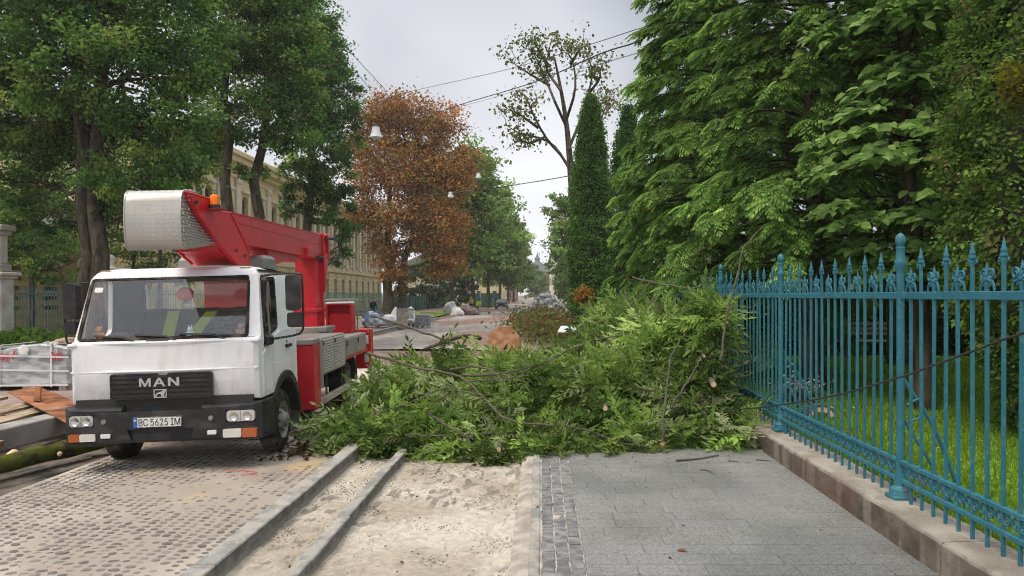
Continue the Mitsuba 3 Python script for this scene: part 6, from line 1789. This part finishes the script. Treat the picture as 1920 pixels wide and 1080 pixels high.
for i, (px, py, y, r, m_, lab) in enumerate([(845, 580, 76, (.68, .6, .8), 'bag_white', 'upper white bulk bag of the second group down the street'), (857, 588, 72, (.65, .6, .6), 'bag_white', 'front white bulk bag of the second group down the street'), (878, 586, 75, (.9, .8, .6), 'bag_brown', 'brown sack heap right of the white bulk bags'), (889, 587, 76, (.6, .6, .4), 'bag_brown', 'smaller brown sack at the right end of the second group')]):
    bag('bulk_bag', lab, px, py, y, r, m_, 21 + i, flat=-.8)
# heaps
tag(put('earth_mound', blob(41, (1.9, 7.0, 1.1), (1.0, 42, -.25), .35, 1.5, 4, flat=-.2), 'dirt', smooth=True), 'brown heap of earth on the right of the street behind the branches', 'earth heap')
tag(put('earth_mound', blob(42, (2.4, 6.0, 1.25), (1.6, 56, -.25), .35, 1.5, 4, flat=-.2), 'dirt', smooth=True), 'second brown earth heap farther back beside the right fence', 'earth heap')
rgs = rng_of('rubble')
ru = []
for k in range(230):
    t = rgs.random(); x = rgs.normal(.3, 1.5); y = rgs.uniform(74, 104)
    z = max(0, 2.0 * math.exp(-((x - .5) / 1.6) ** 2) * rgs.random()) - .1
    s = rgs.uniform(.18, .42)
    ru.append(blob(k, (s, s, s * .8), (x, y, z + .1), .35, 1.9, 1))
put('stone_rubble', join(*ru), 'edging_stone', smooth=False, kind='stuff')
put('rubble_bed', blob(45, (2.2, 16, 1.3), (.4, 89, -.4), .2, 1.5, 3), 'far_road_mat', smooth=True, kind='structure')
rgo = rng_of('orange bush'); n = 420
c = at(1094, 556, 30)
ob = thing('orange_shrub', 'small orange leaved shrub glowing behind the branch heap on the right', 'shrub')
put('stem', tube([c + [0, 0, -1.8], c], [.05, .02], 6), 'bark', ob)
put('foliage', scatter(LEAF2, c + rgo.normal(0, .15, (n, 3)) * [1, 1, 1.1], frames(randdir(rgo, n), norm(rgo.normal(0, .5, (n, 3)) + [0, 0, 1])), rgo.uniform(.1, .2, n)), 'leaf_mat', ob, color=vcol(LEAF2, mixcol(rgo, n, [(.42, .20, .03), (.35, .15, .03), (.3, .2, .05)])), kind='stuff')
n = 5000
bxs = rgo.normal(0, 1, (n, 3)) * [.9, 5, .3] + [0.3, 37, .5]
bxs[:, 2] = np.abs(bxs[:, 2])
put('cut_brushwood', scatter(LEAF2, bxs, frames(randdir(rgo, n), norm(rgo.normal(0, .5, (n, 3)) + [0, 0, 1])), rgo.uniform(.1, .22, n)), 'leaf_mat', color=vcol(LEAF2, mixcol(rgo, n, [(.11, .17, .04), (.15, .20, .05), (.22, .12, .05), (.13, .09, .05)])), kind='stuff')
tag(put('metal_sheet', quad_plate([at(1045, 622, 17), at(1090, 622, 17), at(1085, 611, 20), at(1052, 611, 20)], .02), 'lamp_shade_paint'), 'pale flat sheet lying behind the branch heap right of the trunk end', 'sheet')
# shallow kerbs and grass strip far down the left
put('grass_strip', sheet(-16.5, -9.5, 62, 84, 1, 2, lambda x, y: -.08 + 0 * x), 'lawn_soil', kind='structure')
tag('far_kerb', kind='structure'); _count['far_kerb'] = 1
for k in range(24):
    put('kerbstone', box(-8.62, -8.47, 14 + k * 2.0, 15.98 + k * 2.0, -.3, -.02, .01), 'kerb_stone', 'far_kerb')

# parked car
car = thing('parked_car', 'dark car parked far down the street on the left, facing the viewer', 'car')
cxx, cyy = -5.7, 106.0
XF[0] = (np.eye(3), np.array([cxx, cyy, -.16]))
bodyp = Polygon([(0, .25), (0, .62), (.1, .75), (1.0, .92), (1.75, 1.42), (3.0, 1.46), (3.9, 1.05), (4.3, .98), (4.35, .3)])
b1 = manifold(prism(bodyp, -.86, .86, 'x')) ^ manifold(prism(Polygon([(-.86, .2), (-.86, .85), (-.66, 1.45), (.66, 1.45), (.86, .85), (.86, .2)]), -.5, 5, 'y'))
put('body', b1, 'car_paint', car, smooth=30)
put('windscreen', (np.array([[-.66, .98, .95], [.66, .98, .95], [.58, 1.70, 1.41], [-.58, 1.70, 1.41]]) + [0, -.03, .02], np.array([[0, 1, 2], [0, 2, 3]])), 'dark_glass', car)
for x in (-.62, .62):
    put('headlight', box(x - .16, x + .16, -.02, .06, .55, .70, .02), 'lamp_glass', car)
for x in (-.80, .80):
    for y in (.8, 3.4):
        put('wheel', lathe([(0, -.1), (.26, -.1), (.31, -.06), (.31, .06), (.26, .1), (0, .1)], 18, (x, y, .31), 'x'), 'rubber', car, smooth=30)
put('number_plate', box(-.26, .26, -.02, .004, .38, .48), 'plate_white', car)
XF[0] = None

# ------------------------------------------------------------------ overhead cables and hanging lamps
def cable(label, pts, r):
    p = curve([at(a, b, y) for a, b, y in pts], 30)
    return tag(put('overhead_cable', tube(p, r, 5), 'cable_rubber', smooth=60), label, 'cable')


cable('upper thin cable descending from the top left linden towards the rusty tree', [(540, -60, 38), (580, 10, 42), (650, 90, 50), (722, 168, 62)], .022)
cable('lower thin cable descending beside the linden crown on the left', [(600, 60, 42), (655, 120, 48), (706, 182, 62)], .022)
cable('straight thin cable crossing the sky above the sparse tree', [(720, 186, 62), (785, 168, 56), (960, 128, 40), (1225, 45, 25), (1330, 10, 20)], .016)
cable('thick drooping cable from the rusty tree to the right conifers', [(820, 212, 56), (870, 194, 50), (1000, 155, 38), (1120, 103, 28), (1185, 82, 24), (1203, 68, 23), (1214, 55, 22.5), (1224, 58, 22), (1250, 80, 21)], .028)
cable('short thin cable below the thick cable at the right conifers', [(1080, 130, 34), (1110, 124, 30), (1225, 90, 24), (1300, 60, 20)], .014)
cable('long lamp cable spanning the street low in front of the green trees', [(790, 366, 60), (845, 362, 53), (900, 356, 50), (970, 346, 46), (1055, 332, 40), (1120, 318, 36)], .026)
for px, py, y, r, lab in ((705, 250, 33, .30, 'white street lamp hanging highest, beside the rusty tree'), (845, 366, 53, .24, 'small white street lamp hanging on the low cable in front of the rusty tree'), (897, 330, 62, .26, 'pale street lamp hanging in front of the green tree right of the chestnut')):
    c = at(px, py, y)
    k = tag(put('hanging_lamp', lathe([(r * .55, r * .9), (r * .62, r * .2), (r * .95, -.55 * r), (r * .95, -.62 * r), (r * .5, -.4 * r), (0, -.3 * r)][::-1], 16, c), 'lamp_shade_paint', smooth=40), lab, 'lamp')
    put('lamp_bowl', lathe([(0, -.95 * r), (r * .5, -.85 * r), (r * .85, -.6 * r), (r * .85, -.5 * r)], 14, c), 'white_lens', k, smooth=40)
    put('hanger', join(lathe([(0, r * .9), (r * .55, r * .9), (r * .4, r * 1.15), (0, r * 1.2)], 10, c), tube([c + [0, 0, r], c + [0, 0, r * 1.9]], .02, 5)), 'cable_rubber', k)
cable('span cable carrying the highest street lamp', [(560, 216, 36), (640, 228, 34), (705, 230, 33), (800, 214, 30), (900, 190, 27), (1000, 160, 24)], .006)
# black hose slung in front of the fence
p = curve([at(1300, 778, 9.0), (2.40, 8.75, .47), (2.66, 7.2, .80), (2.70, 5.8, 1.14), (2.68, 4.9, 1.38), (2.62, 4.05, 1.60), (2.6, 3.2, 1.84)], 40)
tag(put('black_rope', tube(p + rg.normal(0, .002, p.shape), .0085, 6), 'cable_rubber', smooth=60), 'black cable stretched diagonally across the front of the iron fence', 'cable')
# garden details
fl = thing('flower_cushion', 'small round cushion of pale pink flowers on the lawn behind the fence', 'flowers')
rgf = rng_of('flowers'); c = at(1497, 725, 10.2); n = 420
put('foliage', scatter(LEAF2, c + rgf.normal(0, 1, (n, 3)) * [.14, .14, .06] + [0, 0, -.1], frames(randdir(rgf, n), norm(rgf.normal(0, .5, (n, 3)) + [0, 0, 1])), rgf.uniform(.04, .09, n)), 'leaf_mat', fl, color=vcol(LEAF2, mixcol(rgf, n, [(.06, .10, .03), (.10, .08, .05)])), kind='stuff')
put('blossom', scatter(LEAF2, c + rgf.normal(0, 1, (300, 3)) * [.16, .16, .06], frames(randdir(rgf, 300), norm(rgf.normal(0, .5, (300, 3)) + [0, -.4, 1])), rgf.uniform(.03, .055, 300)), 'leaf_mat', fl, color=vcol(LEAF2, mixcol(rgf, 300, [(.62, .48, .50), (.68, .62, .58), (.5, .34, .38)])), kind='stuff')
wd = thing('wood_chunk', 'curved pale chunk of cut wood lying on the lawn behind the fence', 'wood chunk')
c = at(1540, 772, 8.9)
pa = [(c[0] + .17 * math.cos(a), c[2] - .07 + .14 * math.sin(a)) for a in np.linspace(.15, PI - .1, 12)] + [(c[0] + .11 * math.cos(a), c[2] - .075 + .075 * math.sin(a)) for a in np.linspace(PI - .1, .15, 10)]
put('split_face', prism(Polygon(pa).buffer(0), c[1], c[1] + .16, 'y'), 'pale_cut_wood', wd)
put('bark_rind', prism(LineString(pa[:12]).buffer(.012), c[1] - .004, c[1] + .165, 'y'), 'bark', wd)
bn = thing('garden_bench', 'pale park bench in the shade at the back of the lawn', 'bench')
c = at(1645, 640, 19.5)
for k in range(3):
    put('seat_slat', box(c[0] - .9, c[0] + .9, c[1] + k * .14, c[1] + k * .14 + .11, c[2] - .02, c[2] + .02), 'grey_wood', bn)
    put('back_slat', box(c[0] - .9, c[0] + .9, c[1] + .46, c[1] + .49, c[2] + .14 + k * .13, c[2] + .23 + k * .13), 'grey_wood', bn)
for x in (-.75, .75):
    put('leg', box(c[0] + x - .04, c[0] + x + .04, c[1], c[1] + .44, .1, c[2] - .021), 'dark_metal', bn)
tag(put('red_tape', tube(curve([(-3.42, 8.15, road_z(-3.42) + .03), (-3.3, 8.1, road_z(-3.3) + .045), (-3.18, 8.14, road_z(-3.2) + .03), (-3.05, 8.0, road_z(-3.05) + .04), (-3.2, 7.95, road_z(-3.2) + .03)], 12), .005, 4), 'print_red', smooth=40), 'scrap of red and white tape on the cobbles in front of the truck', 'tape')
tag(put('brown_leaf', scatter(OVATE, np.array([[.95, 5.25, .006]]), frames(np.array([[1, .2, .0]]), np.array([[0, 0, 1.0]])), np.array([.1])), 'leaf_mat', color=vcol(OVATE, np.array([[.36, .18, .10]]))), 'single fallen light brown leaf on the grey pavement', 'leaf')

# ------------------------------------------------------------------ humid air
M['air'] = {'type': 'homogeneous', 'albedo': {'type': 'rgb', 'value': [.94, .95, .97]}, 'sigma_t': {'type': 'rgb', 'value': [.0005, .0005, .0005]}}
scene['haze'] = {'type': 'cube', 'to_world': mi.ScalarTransform4f().translate([0, 425, 22]).scale([420, 500, 25]), 'bsdf': {'type': 'null'}, 'interior': {'type': 'ref', 'id': 'air'}}
tag('haze', kind='stuff')
scene['camera']['medium'] = {'type': 'ref', 'id': 'air'}
